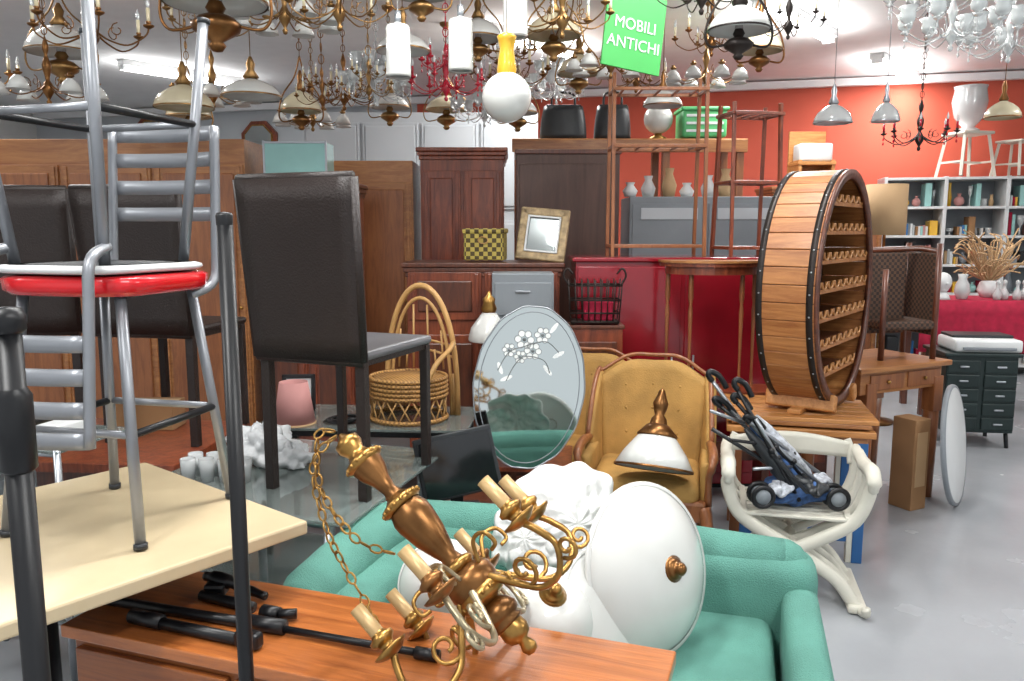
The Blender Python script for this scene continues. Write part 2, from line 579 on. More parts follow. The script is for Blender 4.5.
# ------------------------------------------------------------------ opal ceiling bowls on the sofa
def bowl(name, loc, nrm, R, dep, knobm, mat, knob=True, pw=2.3):
    b = B(name, mat=zto(nrm, loc))
    pr = []
    N = 14
    for i in range(N+1):
        a = i/N
        pr.append((R*a+1e-4, dep*(1-a**pw)))
    inner = [(r*.975, z-.006) for r, z in reversed(pr)]
    b.lathe(pr+[(R*1.005, -.006)]+inner, mat, n=56)
    b.lathe([(R*.99, .003), (R*1.035, .001), (R*1.045, -.006), (R*1.02, -.012), (R*.97, -.010)], mat, n=56)
    if knob:
        b.lathe([(.001, dep+.034), (.010, dep+.032), (.017, dep+.024), (.014, dep+.016), (.022, dep+.010), (.03, dep+.003), (.026, dep-.006)], knobm, n=20)
        b.lathe([(.03, dep+.003), (.036, dep-.003), (.03, dep-.01)], knobm, n=20)
    return b.done()
bowl('opal_glass_ceiling_light', (.362, 2.00, .622), (.60, -.72, .30), .217, .085, BRASSD, OPAL)
bowl('opal_glass_ceiling_light', (.075, 1.835, .575), (.22, -.50, .80), .137, .095, BRASS, OPAL, pw=3)
bowl('opal_glass_ceiling_light', (.235, 1.885, .545), (.72, -.55, .42), .165, .03, BRASSD, OPAL, knob=False)
bowl('opal_glass_ceiling_light', (-.19, 2.04, .565), (-.1, -.8, .6), .115, .07, BRASS, OPAL)
b = B('bubble_wrapped_glass_bowl', mat=zto((.25, -.85, .40), (.16, 2.20, .66)))
def bw(u, v):
    a = u*2*pi; r = .185*v
    k = 1+.05*math.sin(a*5+v*3)+.035*math.sin(a*11-v*6)
    z = .09*(1-v**2.3)+.012*math.sin(a*7+v*9)*v+.008*math.sin(a*13-v*14)*v
    return (r*k*math.cos(a), r*k*math.sin(a), z)
b.sheet(bw, 90, 24, BUB, .004)
b.T = Matrix.Translation((.0, -.10, .03)) @ Matrix.Rotation(.5, 4, 'X') @ Matrix.Scale(.62, 4)
b.sheet(bw, 70, 16, BUB, .004)
b.T = Matrix.Translation((-.12, -.02, .0)) @ Matrix.Rotation(-.5, 4, 'Y') @ Matrix.Scale(.6, 4)
b.sheet(bw, 70, 16, BUB, .004)
b.done()

# ------------------------------------------------------------------ fallen brass chandelier
p0 = V((.045, 1.50, .665)); p1 = V((-.375, 1.70, 1.06))
ax = (p1-p0).normalized()
b = B('brass_candle_chandelier', mat=zto(ax, p0))
K = (p1-p0).length/.57
def L(pr, m): b.lathe([(r*1.02, z*K) for r, z in pr], m, n=28)
L([(.001, 0), (.012, .003), (.017, .014), (.011, .03), (.024, .037), (.03, .05), (.028, .066)], BRASS)
L([(.028, .066), (.036, .072), (.03, .078), (.038, .083), (.042, .095), (.034, .112), (.022, .122)], BRASSD)
L([(.022, .122), (.05, .13), (.056, .138), (.056, .148), (.05, .155)], BRASS)
L([(.05, .155), (.054, .165), (.054, .185), (.046, .197), (.03, .203)], BRASSD)
L([(.03, .203), (.037, .209), (.037, .218), (.022, .225)], BRASS)
L([(.022, .225), (.018, .24), (.026, .262), (.036, .295), (.043, .335), (.043, .352), (.036, .37)], BRASSD)
L([(.038, .37), (.045, .374), (.045, .386), (.03, .392), (.02, .40)], BRASS)
L([(.02, .40), (.015, .415), (.02, .44), (.031, .462), (.036, .485)], BRASSD)
L([(.036, .485), (.043, .49), (.043, .50), (.026, .508), (.02, .52), (.028, .535), (.028, .55), (.012, .56), (.004, .57)], BRASS)
for zz, rr, nb in ((.143, .057, 18), (.38, .046, 16), (.495, .043, 14)):
    for k in range(nb):
        a = 2*pi*k/nb
        b.sph((rr*math.cos(a), rr*math.sin(a), zz*K), .0055, BRASS, n=6)
for i in range(6):
    R = Matrix.Rotation(i*pi/3+rad(22), 4, 'Z')
    b.T = R
    am = BRASS if i % 3 else PEWT
    b.tube(cr([(.045, 0, .17), (.085, 0, .125), (.13, 0, .080), (.185, 0, .075), (.228, 0, .115), (.220, 0, .16), (.205, 0, .19)], 6), [.009, .008, .007, .0065, .0065, .0075, .0075], am)
    sp = [(.125+.040*(1-t*.78)*math.cos(t*8.5+2.6), 0, .128+.040*(1-t*.78)*math.sin(t*8.5+2.6)) for t in [k/18 for k in range(19)]]
    b.tube(sp, .005, am)
    sp = [(.242+.025*(1-t*.75)*math.cos(t*8+3.6), 0, .10+.025*(1-t*.75)*math.sin(t*8+3.6)) for t in [k/16 for k in range(17)]]
    b.tube(sp, .0045, am)
    b.tube(cr([(.05, 0, .2), (.08, 0, .24), (.115, 0, .235), (.12, 0, .205), (.10, 0, .2)], 5), .0045, am)
    b.T = R @ Matrix.Translation((.205, 0, .185))
    b.lathe([(.008, 0), (.02, .003), (.036, .012), (.038, .017), (.024, .018), (.014, .022), (.018, .03), (.026, .036), (.026, .044), (.016, .05), (.014, .055)], BRASS if i % 3 else BRASSD, n=20)
    b.lathe([(.0145, .05), (.0145, .118), (.010, .118), (.010, .1), (.001, .1)], CANDLE, n=14)
b.T = Matrix()
def links(b, pts, mat, size=.016, wr=.0025):
    P = cr(pts, 12)
    acc = 0; last = P[0]; k = 0
    for q in P[1:]:
        acc += (q-last).length
        if acc > size*1.35:
            acc = 0
            M = zto((q-last), q)
            M = M @ Matrix.Rotation((k % 2)*pi/2, 4, 'Z')
            k += 1
            old = b.T; b.T = old @ M
            b.tube([(math.cos(a)*size*.5, 0, math.sin(a)*size*.85) for a in [2*pi*j/10 for j in range(10)]], wr, mat, 5, closed=True)
            b.T = old
        last = q
Mi = b.M.inverted()
def wl(*p): return Mi @ V(p)
links(b, [wl(-.375, 1.70, 1.065), wl(-.43, 1.68, 1.0), wl(-.40, 1.64, .88), (wl(-.36, 1.62, .80)), wl(-.30, 1.58, .72), wl(-.27, 1.55, .66)], BRASS)
links(b, [wl(-.375, 1.70, 1.065), wl(-.42, 1.69, 1.06), wl(-.41, 1.66, .95), (wl(-.33, 1.61, .86)), wl(-.25, 1.6, .83)], BRASS)
b.done()

# ------------------------------------------------------------------ monitor / low table behind sofa
b = B('low_wood_table', (-.02, 3.05, 0), (0, 0, RZ))
b.box((0, 0, .39), (.62, .40, .03), BRW, .004)
for x in (-.28, .28):
    for y in (-.17, .17): b.box((x, y, .19), (.04, .04, .38), BRW, .003)
b.done()
b = B('flat_screen_monitor', (-.205, 2.98, .405), (0, 0, rad(12)))
b.box((0, .05, .01), (.2, .14, .02), DGRAY, .006)
b.box((0, .06, .08), (.05, .02, .14), DGRAY, .004)
b.box((0, .03, .20), (.31, .022, .25), DGRAY, .006, rot=(rad(-14), rad(-10), 0))
b.box((0, .016, .20), (.28, .006, .22), SCREEN, .001, rot=(rad(-14), rad(-10), 0))
b.done()

# ------------------------------------------------------------------ oval etched mirror
Mm = Matrix.Translation((.072, 3.32, .845)) @ Euler((rad(84), rad(6), rad(3))).to_matrix().to_4x4()
b = B('oval_wall_mirror', mat=Mm)
N = 56
def wav(r1, r2, k=0, n=N):
    out = []
    for i in range(n):
        a = 2*pi*i/n
        q = 1+k*math.cos(a*14)
        out.append((r1*q*math.cos(a), r2*q*math.sin(a)))
    return out
b.prism(wav(.236, .345, .006, 112), .008, DGRAY, Matrix.Translation((0, 0, -.008)))
b.prism(wav(.234, .343, .006, 112), .006, MIRR)
b.tube([(x, y, .003) for x, y in wav(.235, .344, .006, 112)], .0035, CHROME, 6, closed=True)
b.prism(wav(.212, .32), .004, MIRR, Matrix.Translation((0, 0, .004)))
b.tube([(x, y, .006) for x, y in wav(.212, .32)], .0022, GREYM, 6, closed=True)
for (cx, cy, s_) in [(-.04, .20, .045), (.035, .225, .038), (-.10, .15, .032), (.0, .155, .04), (-.05, .125, .03)]:
    for k in range(6):
        a = k*2*pi/6
        pts = [(cx+math.cos(a)*s_*.6+math.cos(t)*s_*.32, cy+math.sin(a)*s_*.6+math.sin(t)*s_*.32) for t in [2*pi*j/10 for j in range(10)]]
        b.prism(pts, .0015, MIRE, Matrix.Translation((0, 0, .0068)))
        b.tube([(x, y, .0078) for x, y in pts], .0012, MIRD, 5, closed=True)
    b.sph((cx, cy, .007), s_*.2, MIRD, sz=.4, n=8)
for pts in ([(-.14, .06, .0075), (-.10, .14, .0075), (-.04, .17, .0075), (.05, .20, .0075), (.11, .16, .0075)], [(-.10, .02, .0075), (-.07, .09, .0075), (-.03, .13, .0075), (.05, .12, .0075), (.08, .07, .0075)]):
    b.tube(cr(pts, 6), .0022, MIRD, 5)
for (x, y, a) in ((.11, .15, .6), (.07, .08, -.8), (-.13, .07, 2), (-.1, .03, 3.6), (.08, .26, 1)):
    pts = [(x+.028*math.cos(t)*math.cos(a)-.009*math.sin(t)*math.sin(a), y+.028*math.cos(t)*math.sin(a)+.009*math.sin(t)*math.cos(a)) for t in [2*pi*j/10 for j in range(10)]]
    b.prism(pts, .0015, MIRE, Matrix.Translation((0, 0, .0068)))
b.done()
b = B('low_cabinet', (.02, 3.50, 0), (0, 0, rad(-5)))
b.box((0, 0, .25), (.48, .28, .48), BRW, .004)
b.box((-.12, -.145, .25), (.22, .01, .40), RBW, .004)
b.box((.12, -.145, .25), (.22, .01, .40), RBW, .004)
b.box((0, -.02, .495), (.50, .38, .02), RBW, .004)
b.done()

# ------------------------------------------------------------------ yellow wing chair
def wing(name, loc, rz, sc_=1):
    M = Matrix.Translation(loc) @ Matrix.Rotation(rz, 4, 'Z') @ Matrix.Scale(sc_, 4)
    b = B(name, mat=M)
    w = .29
    def back(u, v):
        x = (u-.5)*2*w*(.86+.14*v)
        top = .93+.045*math.sin(pi*u)**2-.02*math.cos(4*pi*u)*.5-.05*abs(2*u-1)**3
        z = .40+(top-.40)*v
        y = .22+.09*v
        return (x, y-.05*abs(2*u-1)**2, z)
    b.sheet(back, 20, 10, YEL, .07)
    b.tube([V(back(u/24, 1))+V((0, 0, .028)) for u in range(25)], .010, LBWV)
    for i in range(3):
        for j in range(3):
            q = back(.25+i*.25, .35+j*.22)
            b.sph((q[0], q[1]-.036, q[2]), .007, YEL, n=8)
    for s in (-1, 1):
        def wg(u, v, s=s):
            y = .27-.28*u
            hi = .91-.02*u-.30*(u**2.2)
            z = .40+(hi-.40)*v
            return (s*(w*(.9+.10*v)+.02*u), y+.03*v, z)
        b.sheet(wg, 10, 10, YEL, .05)
        b.tube([V(wg(u/14, 1)) for u in range(15)], .014, LBWV)
        b.tube(cr([(s*.3, .02, .60), (s*.312, -.12, .615), (s*.318, -.24, .60), (s*.312, -.28, .56), (s*.30, -.25, .50), (s*.3, -.22, .36)], 5), [.018, .023, .023, .018, .016, .018], LBWV)
        b.tube(cr([(s*.28, -.25, .36), (s*.30, -.28, .25), (s*.275, -.27, .12), (s*.29, -.31, .0)], 5), [.034, .03, .018, .022], LBWV)
        b.tube(cr([(s*.26, .24, .36), (s*.265, .27, .15), (s*.27, .31, .0)], 5), [.028, .02, .018], LBWV)
        b.box((s*.285, -.02, .47), (.05, .42, .2), YEL, .02)
    b.box((0, -.02, .34), (.58, .52, .10), LBWV, .015)
    b.box((0, -.04, .42), (.52, .48, .12), YEL, .05, seg=4)
    b.done()
wing('yellow_wing_armchair', (.625, 3.57, 0), rad(-14), .91)
wing('yellow_wing_armchair', (.40, 4.04, .0), rad(-8), .87)

S_ = Matrix.Scale(1.12, 4)
b = B('conical_glass_pendant_lamp', mat=zto((.14, .30, .9), (.60, 3.29, .500)) @ S_)
b.lathe([(.145, 0), (.15, .004), (.12, .06), (.075, .12), (.035, .165), (.028, .175), (.03, .17), (.07, .118), (.115, .058), (.142, .004)], OPAL, n=32)
b.lathe([(.150, -.002), (.152, .006), (.144, .008)], BRASSD, n=32)
b.lathe([(.075, .122), (.078, .128), (.045, .165), (.034, .17)], BRASSD, n=24)
b.lathe([(.034, .17), (.03, .19), (.018, .205), (.026, .23), (.03, .25), (.02, .275), (.012, .30), (.001, .31)], BRASSD, n=18)
b.done()

# ------------------------------------------------------------------ white X-frame chair
CY = .14
b = B('savonarola_armchair', mat=Matrix.Translation((1.17, 3.08+CY, 0)) @ Matrix.Rotation(rad(-14), 4, 'Z') @ Matrix.Diagonal((.92, .80, .93, 1)))
for y in (-.2, -.07, .07, .2):
    for s in (-1, 1):
        th = .024 if abs(y) > .1 else .016
        b.tube(cr([(s*.29, y, .60), (s*.285, y, .50), (s*.22, y, .38), (0, y, .25), (-s*.17, y, .14), (-s*.235, y, .06), (-s*.27, y, .012)], 6), [th*.8, th, th*1.05, th, th, th], WPAINT, 8, flat=1.2)
for s in (-1, 1):
    b.tube(cr([(s*.29, .24, .62), (s*.295, .1, .605), (s*.29, -.08, .61), (s*.29, -.22, .625), (s*.29, -.29, .60), (s*.29, -.285, .565), (s*.29, -.255, .57)], 6), [.022, .026, .03, .032, .03, .022, .014], WPAINT, 10)
    b.box((s*.265, 0, .022), (.08, .5, .035), WPAINT, .012)
    b.tube(cr([(s*.28, -.24, .02), (s*.29, -.29, .03), (s*.285, -.30, .055)], 4), .02, WPAINT)
    b.tube(cr([(s*.27, .21, .55), (s*.265, .23, .62), (s*.25, .24, .66)], 4), .018, WPAINT)
b.cyl((0, -.22, .25), (0, .22, .25), .026, WPAINT)
for i in range(7):
    y = -.19+i*.063
    b.box((0, y, .40), (.42, .045, .014), WPAINT, .004)
for s in (-1, 1):
    b.box((s*.215, 0, .395), (.03, .42, .04), WPAINT, .008)
b.sheet(lambda u, v: ((u-.5)*.52, .225+.02*math.sin(pi*u), .58+.07*v+.03*math.sin(pi*u)*v), 14, 4, WPAINT, .02)
b.done()

# folded black and chrome frame (umbrella-fold stroller) lying diagonally over the chair
b = B('folded_stroller_frame')
ms = [DGRAY, plain('blue_print_fabric', '35527e', .8, var=.7, vs=40), plain('white_print_fabric', 'a9adb4', .8, var=.5, vs=45), REDC, BLACK, GREYM]
rr = random.Random(11)
for i in range(10):
    a = V((1.22+rr.uniform(-.1, .1), 3.0+CY+rr.uniform(-.08, .10), .42+rr.uniform(0, .06)))
    q = V((.86+rr.uniform(-.05, .16), 3.03+CY+rr.uniform(-.05, .05), .87+rr.uniform(-.18, .03)))
    dd = q-a
    b.tube([a, a+dd*.7, q], .0085, [BLACK, CHROME, CHROME, DGRAY][i % 4], 8)
    if i % 2 == 0:
        b.tube(cr([q, q+dd*.05, q+dd*.09+V((.02, 0, 0)), q+dd*.07+V((.05, 0, -.01)), q+dd*.0+V((.06, 0, -.03))], 4), .012, BLACK, 8)
    b.sph(a+dd*.45, .014, BLACK, n=8)
for k in range(4):
    x0 = V((1.24-.1*k, 3.02+CY, .46+.09*k)); x1 = V((1.06-.09*k, 2.98+CY, .43+.12*k))
    b.tube([x0, x1], .007, CHROME if k % 2 else BLACK, 8)
dd = V((-.36, .02, .42)); a = V((1.22, 3.04+CY, .43))
for o_, m_ in ((V((0, 0, 0)), ms[1]), (V((.03, .03, .03)), ms[2]), (V((-.03, -.03, -.01)), DGRAY)):
    b.tube([a+o_, a+o_+dd*.1, a+o_+dd*.3, a+o_+dd*.55, a+o_+dd*.68], [.01, .03, .034, .022, .008], m_, 12)
for (x, z) in ((1.30, .44), (1.0, .45)):
    for y in (-.03, .03):
        b.T = Matrix.Translation((x, 2.96+CY+y, z)) @ Matrix.Rotation(pi/2, 4, 'X')
        b.tube([(.04*math.cos(t), .04*math.sin(t), 0) for t in [2*pi*j/20 for j in range(20)]], .010, BLACK, 8, closed=True)
        b.lathe([(.001, .006), (.03, .006), (.03, -.006), (.001, -.006)], GREYM, n=16)
b.T = Matrix()
b.done()
b = B('patterned_fabric_bag', (1.17, 3.05+CY, .432))
def bag(u, v):
    a = u*2*pi; p = v*pi
    k = 1+.15*math.sin(a*3+p*2)+.1*math.sin(a*5-p*5)
    return (math.cos(a)*math.sin(p)*.15*k, math.sin(a)*math.sin(p)*.10*k, -math.cos(p)*.05*k+.01)
b.sheet(bag, 28, 14, ms[1], .004)
for (x, y, z, k, m_) in ((.06, -.05, .03, .5, DGRAY), (-.08, -.05, .03, .5, ms[2]), (.0, .02, .05, .6, DGRAY), (.1, .02, .04, .45, ms[2])):
    b.T = Matrix.Translation((x, y, z)) @ Matrix.Rotation(k*9, 4, 'Z') @ Matrix.Scale(k, 4)
    b.sheet(bag, 28, 14, m_, .004)
b.done()

# ------------------------------------------------------------------ work table + round wine rack
b = B('pine_work_table', (1.36, 3.76, 0), (0, 0, rad(-14)))
b.box((0, 0, .60), (.64, .50, .03), PINE, .004)
b.box((0, 0, .565), (.58, .46, .05), LBW, .003)
b.box((0, 0, .635), (.60, .48, .02), LBW, .003)
for i in range(5):
    b.box((0, -.20+i*.10, .655), (.66, .08, .02), PINE, .003)
for x, m in ((-.27, LBWV), (.27, BLUE)):
    for y in (-.21, .21):
        b.box((x, y, .28), (.045, .045, .56), m, .003)
        if x > 0:
            b.box((x-.035, y, .28), (.025, .04, .56), WPAINT, .003)
b.box((0, -.21, .12), (.5, .025, .05), BLUE, .003)
b.done()

nrm = V((.80, -.60, 0)).normalized()
Y = V((0, 0, 1)); X = Y.cross(nrm)
RC = V((1.45, 3.80, 1.232))
Mw = Matrix(((X.x, Y.x, nrm.x, RC.x), (X.y, Y.y, nrm.y, RC.y), (X.z, Y.z, nrm.z, RC.z), (0, 0, 0, 1))) @ Matrix.Diagonal((.86, 1, 1, 1))
b = B('barrel_wine_rack', mat=Mw)
R0 = .535; DP = .25
NS = 44
for k in range(NS):
    a = 2*pi*k/NS
    w = 2*pi*R0/NS*.97
    M = Matrix.Rotation(a, 4, 'Z') @ Matrix.Translation((R0, 0, 0))
    b.box((0, 0, 0), (.018, w, DP), STAVE, .003, M=M)
for z in (-DP/2+.012, DP/2-.02):
    pr = [(R0+.009, z-.014), (R0+.013, z-.014), (R0+.013, z+.014), (R0+.009, z+.014)]
    b.lathe(pr, IRON, n=64)
    for k in range(36):
        a = 2*pi*k/36
        b.sph(((R0+.013)*math.cos(a), (R0+.013)*math.sin(a), z), .0045, CHROME, n=6)
b.lathe([(R0-.012, DP/2), (R0+.012, DP/2), (R0+.012, DP/2+.012), (R0-.03, DP/2+.012), (R0-.03, DP/2-.01), (R0-.012, DP/2-.01)], BRW, n=64)
b.lathe([(.001, -DP/2+.01), (R0-.01, -DP/2+.01), (R0-.01, -DP/2+.02), (.001, -DP/2+.02)], DBW, n=64)
for i in range(7):
    y = -.38+i*.128
    hw = math.sqrt((R0-.02)**2-y*y)
    b.box((0, y, DP/2-.02), (hw*2, .018, .02), STAVE, .002)
    b.box((0, y, -.02), (hw*2, .010, DP-.06), BRW, .001)
    nb = max(2, int(hw*2/.105))
    for j in range(nb):
        x = -hw+(j+.5)*hw*2/nb
        pts = [(x+.042*math.cos(t), y+.042-.033*math.sin(t), DP/2-.012) for t in [pi*q/8 for q in range(9)]]
        b.tube(pts, .007, PINE, 6)
for x in (-.2, .2):
    b.box((x, -.515, 0), (.06, .08, .32), PINE, .01, rot=(0, 0, x*1.5))
b.box((0, -.553, 0), (.62, .022, .06), PINE, .004)
b.done()

# ------------------------------------------------------------------ bench + console table + red cabinet
b = B('wooden_bench', (1.08, 4.29, 0), (0, 0, rad(-3)))
b.box((0, 0, .64), (.66, .24, .03), RBW, .004)
for x in (-.29, .29):
    b.box((x, 0, .31), (.04, .20, .62), BRW, .003)
b.box((0, 0, .3), (.56, .02, .1), BRW, .003)
b.done()
b = B('half_round_console_table', (1.08, 4.25, .655), (0, 0, 0))
pl = [(-.28, .10)]+[(.28*math.cos(a), .10+.225*math.sin(a)) for a in [pi+pi*k/24 for k in range(25)]]+[(.28, .10)]
b.prism(pl, .022, RBW, Matrix.Translation((0, 0, .67)))
b.prism([(x*1.03, .1+(y-.1)*1.03) for x, y in pl], .012, LBW, Matrix.Translation((0, 0, .685)))
b.prism([(x*.9, .09+(y-.1)*.9) for x, y in pl], .045, RBW, Matrix.Translation((0, 0, .64)))
for a in (180, 235, 305, 360):
    x = .235*math.cos(rad(a)); y = .085+.14*math.sin(rad(a))
    b.lathe([(.012, 0), (.009, .03), (.007, .1), (.009, .3), (.012, .42), (.008, .46), (.014, .5), (.012, .62)], LBWV, Matrix.Translation((x, y, 0)), 10)
b.done()

b = B('red_lacquered_cabinet', (.97, 4.74, 0), (0, 0, 0))
b.box((0, 0, .68), (1.22, .42, 1.30), REDL, .006)
b.box((0, 0, 1.34), (1.26, .46, .025), REDL, .006)
b.box((0, 0, .02), (1.1, .36, .04), BLACK, .003)
for x in (-.305, .305):
    b.box((x, -.212, .70), (.59, .012, 1.2), REDL, .006)
    b.cyl((x*.2, -.24, .65), (x*.2, -.24, .8), .006, CHROME)
b.done()

def rackframe(name, loc, w, dep, h, levels, mat, rz=0, curved=False):
    b = B(name, loc, (0, 0, rz))
    for x in (-w/2, w/2):
        for y in (-dep/2, dep/2):
            b.bar((x, y, 0), (x*.94 if curved else x, y*.7, h), .02, mat)
    for z in levels:
        for y in (-dep/2, dep/2):
            b.bar((-w/2, y*.9, z), (w/2, y*.9, z), .018, mat)
        for x in (-w/2, w/2):
            b.bar((x, -dep/2*.9, z), (x, dep/2*.9, z), .018, mat)
        for i in range(5):
            x = -w/2+w*(i+.5)/5
            b.bar((x, -dep/2*.9, z), (x, dep/2*.9, z), .012, mat)
    b.done()
rackframe('wooden_shoe_rack', (.83, 4.70, 1.353), .52, .26, 1.02, [.06, .62, .93], LBWV)
rackframe('wooden_plant_stand', (1.36, 4.70, 1.353), .30, .24, .86, [.05, .42, .8], RBW, rad(12), True)
b = B('mahogany_side_cabinet', (1.80, 4.98, 0))
b.box((0, 0, .66), (.3, .36, 1.32), BRW, .005)
b.box((0, -.185, .68), (.26, .012, 1.2), RBW, .005)
b.done()

def cupboard(name, x0, x1, y, dep, h, m1, m2, doors=2, cornice=True, rz=0, base_h=.08, rows=((.12, .95),), fr=.05):
    w = x1-x0
    b = B(name, ((x0+x1)/2, y+dep/2, 0), (0, 0, rz))
    b.box((0, 0, h/2), (w, dep, h-.02), m1, .004)
    b.box((0, -.01, base_h/2), (w+.02, dep+.03, base_h), m2, .006)
    if cornice:
        for i, (o, hh) in enumerate(((.01, .03), (.02, .03), (.03, .025))):
            b.box((0, 0, h-.075+i*.028), (w+o*2, dep+o*2, .028), m2, .006)
    dw = w/doors
    for i in range(doors):
        xc = -w/2+dw*(i+.5)
        for (a, c_) in rows:
            z0, z1 = h*a, h*c_-.06
            b.box((xc, -dep/2-.008, (z0+z1)/2), (dw-.02, .018, z1-z0), m1, .004)
            b.box((xc, -dep/2-.022, (z0+z1)/2), (dw-fr*2-.03, .016, z1-z0-fr*2), m2, .014)
            for sx in (-1, 1):
                b.box((xc+sx*(dw/2-fr/2-.012), -dep/2-.02, (z0+z1)/2), (fr*.5, .012, z1-z0-.02), m1, .004)
        b.sph((xc+(dw/2-.05)*(1 if i % 2 == 0 else -1), -dep/2-.035, h*.5), .012, BRASS, n=10)
    return b.done()
cupboard('walnut_chest', -.62, .28, 4.72, .45, 1.32, RBW, BRW, 2, True, rows=((.1, .72), (.74, 1.0)))
b = B('grey_metal_cabinet', (.06, 4.50, 0))
b.box((0, 0, .64), (.34, .24, 1.26), GREYM, .006)
for z in (.3, .6, .9, 1.13):
    b.box((0, -.124, z), (.31, .01, .24 if z < 1 else .18), GREYM, .004)
    b.box((0, -.132, z+.04), (.08, .01, .012), CHROME, .002)
b.done()
b = B('yellow_wicker_basket', (-.16, 4.88, 1.325), (0, 0, rad(-8)))
b.box((0, 0, .085), (.24, .16, .17), WICKY, .008)
b.box((0, 0, .175), (.255, .175, .03), WICKY, .008)
b.tube([(math.cos(a)*.03, -.09, .12+math.sin(a)*.02) for a in [2*pi*k/10 for k in range(10)]], .004, CANE, 6, closed=True)
b.done()
b = B('framed_picture', mat=Matrix.Translation((.185, 4.84, 1.478)) @ Euler((rad(-14), rad(5), rad(-12))).to_matrix().to_4x4())
fr = plain('carved_frame_gilt', 'a18b68', .5, .2, var=.4, vs=30)
for x in (-1, 1):
    b.box((x*.125, 0, 0), (.05, .03, .31), fr, .01)
    b.box((0, 0, x*.135), (.30, .03, .05), fr, .01)
    b.box((x*.095, -.012, 0), (.012, .016, .22), WHITE, .003)
    b.box((0, -.012, x*.105), (.2, .016, .012), WHITE, .003)
b.box((0, .006, 0), (.22, .008, .24), MIRR, .001)
b.done()
b = B('narrow_pedestal_cabinet', (.455, 4.41, 0))
b.box((0, 0, .49), (.30, .15, .96), RBW, .004); b.box((0, 0, .98), (.32, .165, .02), BRW, .004); b.box((0, -.08, .5), (.24, .012, .8), BRW, .006)
b.done()
b = B('wrought_iron_basket', (.455, 4.40, .036), (0, 0, RZ*.2))
for sx in (-1, 1):
    for sy in (-1, 1):
        b.sph((sx*.12, sy*.055, .967), .012, IRON, n=8)
for z in (.97, 1.02, 1.09, 1.17):
    k = 1+(z-.95)*.5
    b.tube([(.13*k, .065*k, z), (-.13*k, .065*k, z), (-.13*k, -.065*k, z), (.13*k, -.065*k, z)], .0055, IRON, 6, closed=True)
for i in range(9):
    x = -.13+i*.0325
    for sy in (-1, 1):
        b.cyl((x, sy*.065, .97), (x*1.12, sy*.073, 1.2), .004, IRON, n=6)
b.box((0, 0, .972), (.25, .12, .012), IRON, .002)
b.box((.02, 0, 1.03), (.16, .09, .11), REDC, .01)
for s in (-1, 1):
    b.tube(cr([(s*.145, 0, 1.17), (s*.17, 0, 1.22), (s*.15, 0, 1.26), (s*.12, 0, 1.23)], 5), .006, IRON, 6)
b.done()

# ------------------------------------------------------------------ wardrobes
cupboard('oak_wardrobe', -3.3, -1.62, 4.95, .5, 2.06, LBW, LBWV, 3, False)
cupboard('oak_bookcase', -5.1, -3.4, 5.1, .5, 1.95, RBW, BRW, 3, True)
cupboard('walnut_dresser', -1.56, -.98, 4.95, .4, 1.80, RBW, BRW, 2, True)
b = B('teal_glass_case', (-1.33, 5.12, 1.812))
b.box((0, 0, .115), (.38, .22, .23), TEAL, .004)
for s in (-1, 1):
    b.box((s*.19, -.11, .115), (.012, .012, .24), CHROME, .001)
    b.box((0, -.11, .115+s*.109), (.38, .012, .012), CHROME, .001)
b.done()
cupboard('cherry_wardrobe', -1.26, -.70, 5.75, .55, 2.0, LBW, LBWV, 1, False)
cupboard('carved_mahogany_wardrobe', -.64, -.06, 5.7, .6, 2.08, RBW, RBW, 2, True)
b = B('dark_veneer_panel_wardrobe', (.38, 5.75, 0))
b.box((0, 0, 1.02), (.70, .45, 2.04), DBW, .006)
b.box((0, 0, 2.03), (.72, .48, .03), BRW, .004)
b.box((0, -.23, 1.0), (.66, .012, 1.9), DBW, .004)
b.done()
cupboard('grey_storage_cabinet', -2.1, .26, 8.2, .5, 2.68, WGREY, WGREY, 4, False, rows=((.05, .62), (.64, .98)), fr=.03)
b = B('grey_steel_cabinet', (1.38, 5.95, 0))
b.box((0, 0, .87), (1.1, .45, 1.74), GREYM, .008)
for x in (-.27, .27):
    b.box((x, -.23, .87), (.52, .012, 1.64), GREYM, .004)
    b.box((x, -.24, 1.62), (.4, .01, .08), WGREY, .002)
b.done()
b = B('plywood_loft_shelf', (.95, 6.9, 0))
b.box((0, 0, 2.22), (1.9, .6, .035), PINE, .004)
b.box((0, -.29, 2.18), (1.9, .03, .1), LBW, .004)
for x in (-.9, -.3, .3, .9):
    for y in (-.25, .25):
        b.box((x, y, 1.09), (.06, .06, 2.18), LBWV, .004)
b.done()
def blackbag(x, y, z, w, h):
    b = B('black_handbag', (x, y, z))
    def f(u, v):
        a = u*2*pi
        k = 1-.18*v**2
        q = (abs(math.cos(a))**3+abs(math.sin(a))**3)**(-1/3)
        return (math.cos(a)*q*w/2*k, math.sin(a)*q*.09*k, v*h)
    b.sheet(f, 24, 6, DGRAY, .006)
    b.box((0, 0, h), (w*.74, .12, .015), BLACK, .005)
    b.box((0, 0, .006), (w*.95, .16, .012), BLACK, .004)
    b.tube(cr([(-w*.25, 0, h), (-w*.2, 0, h+.1), (w*.2, 0, h+.1), (w*.25, 0, h)], 6), .01, BLACK)
    b.done()
blackbag(.42, 6.75, 2.238, .38, .27); blackbag(.83, 6.8, 2.238, .3, .28)
b = B('green_storage_crate', (1.55, 6.75, 2.238)); b.box((0, 0, .12), (.36, .3, .22), GRN, .02); b.box((0, 0, .235), (.39, .33, .03), GRN, .01)
for z in (.06, .12, .18): b.box((0, -.152, z), (.3, .006, .02), WHITE, .002)
b.done()
b = B('white_glass_globe_lamp', (1.2, 6.75, 2.238)); b.lathe([(.001, 0), (.07, 0), (.07, .02), (.03, .04), (.03, .06)], BRASS); b.sph((0, 0, .17), .12, OPAL, n=20); b.done()

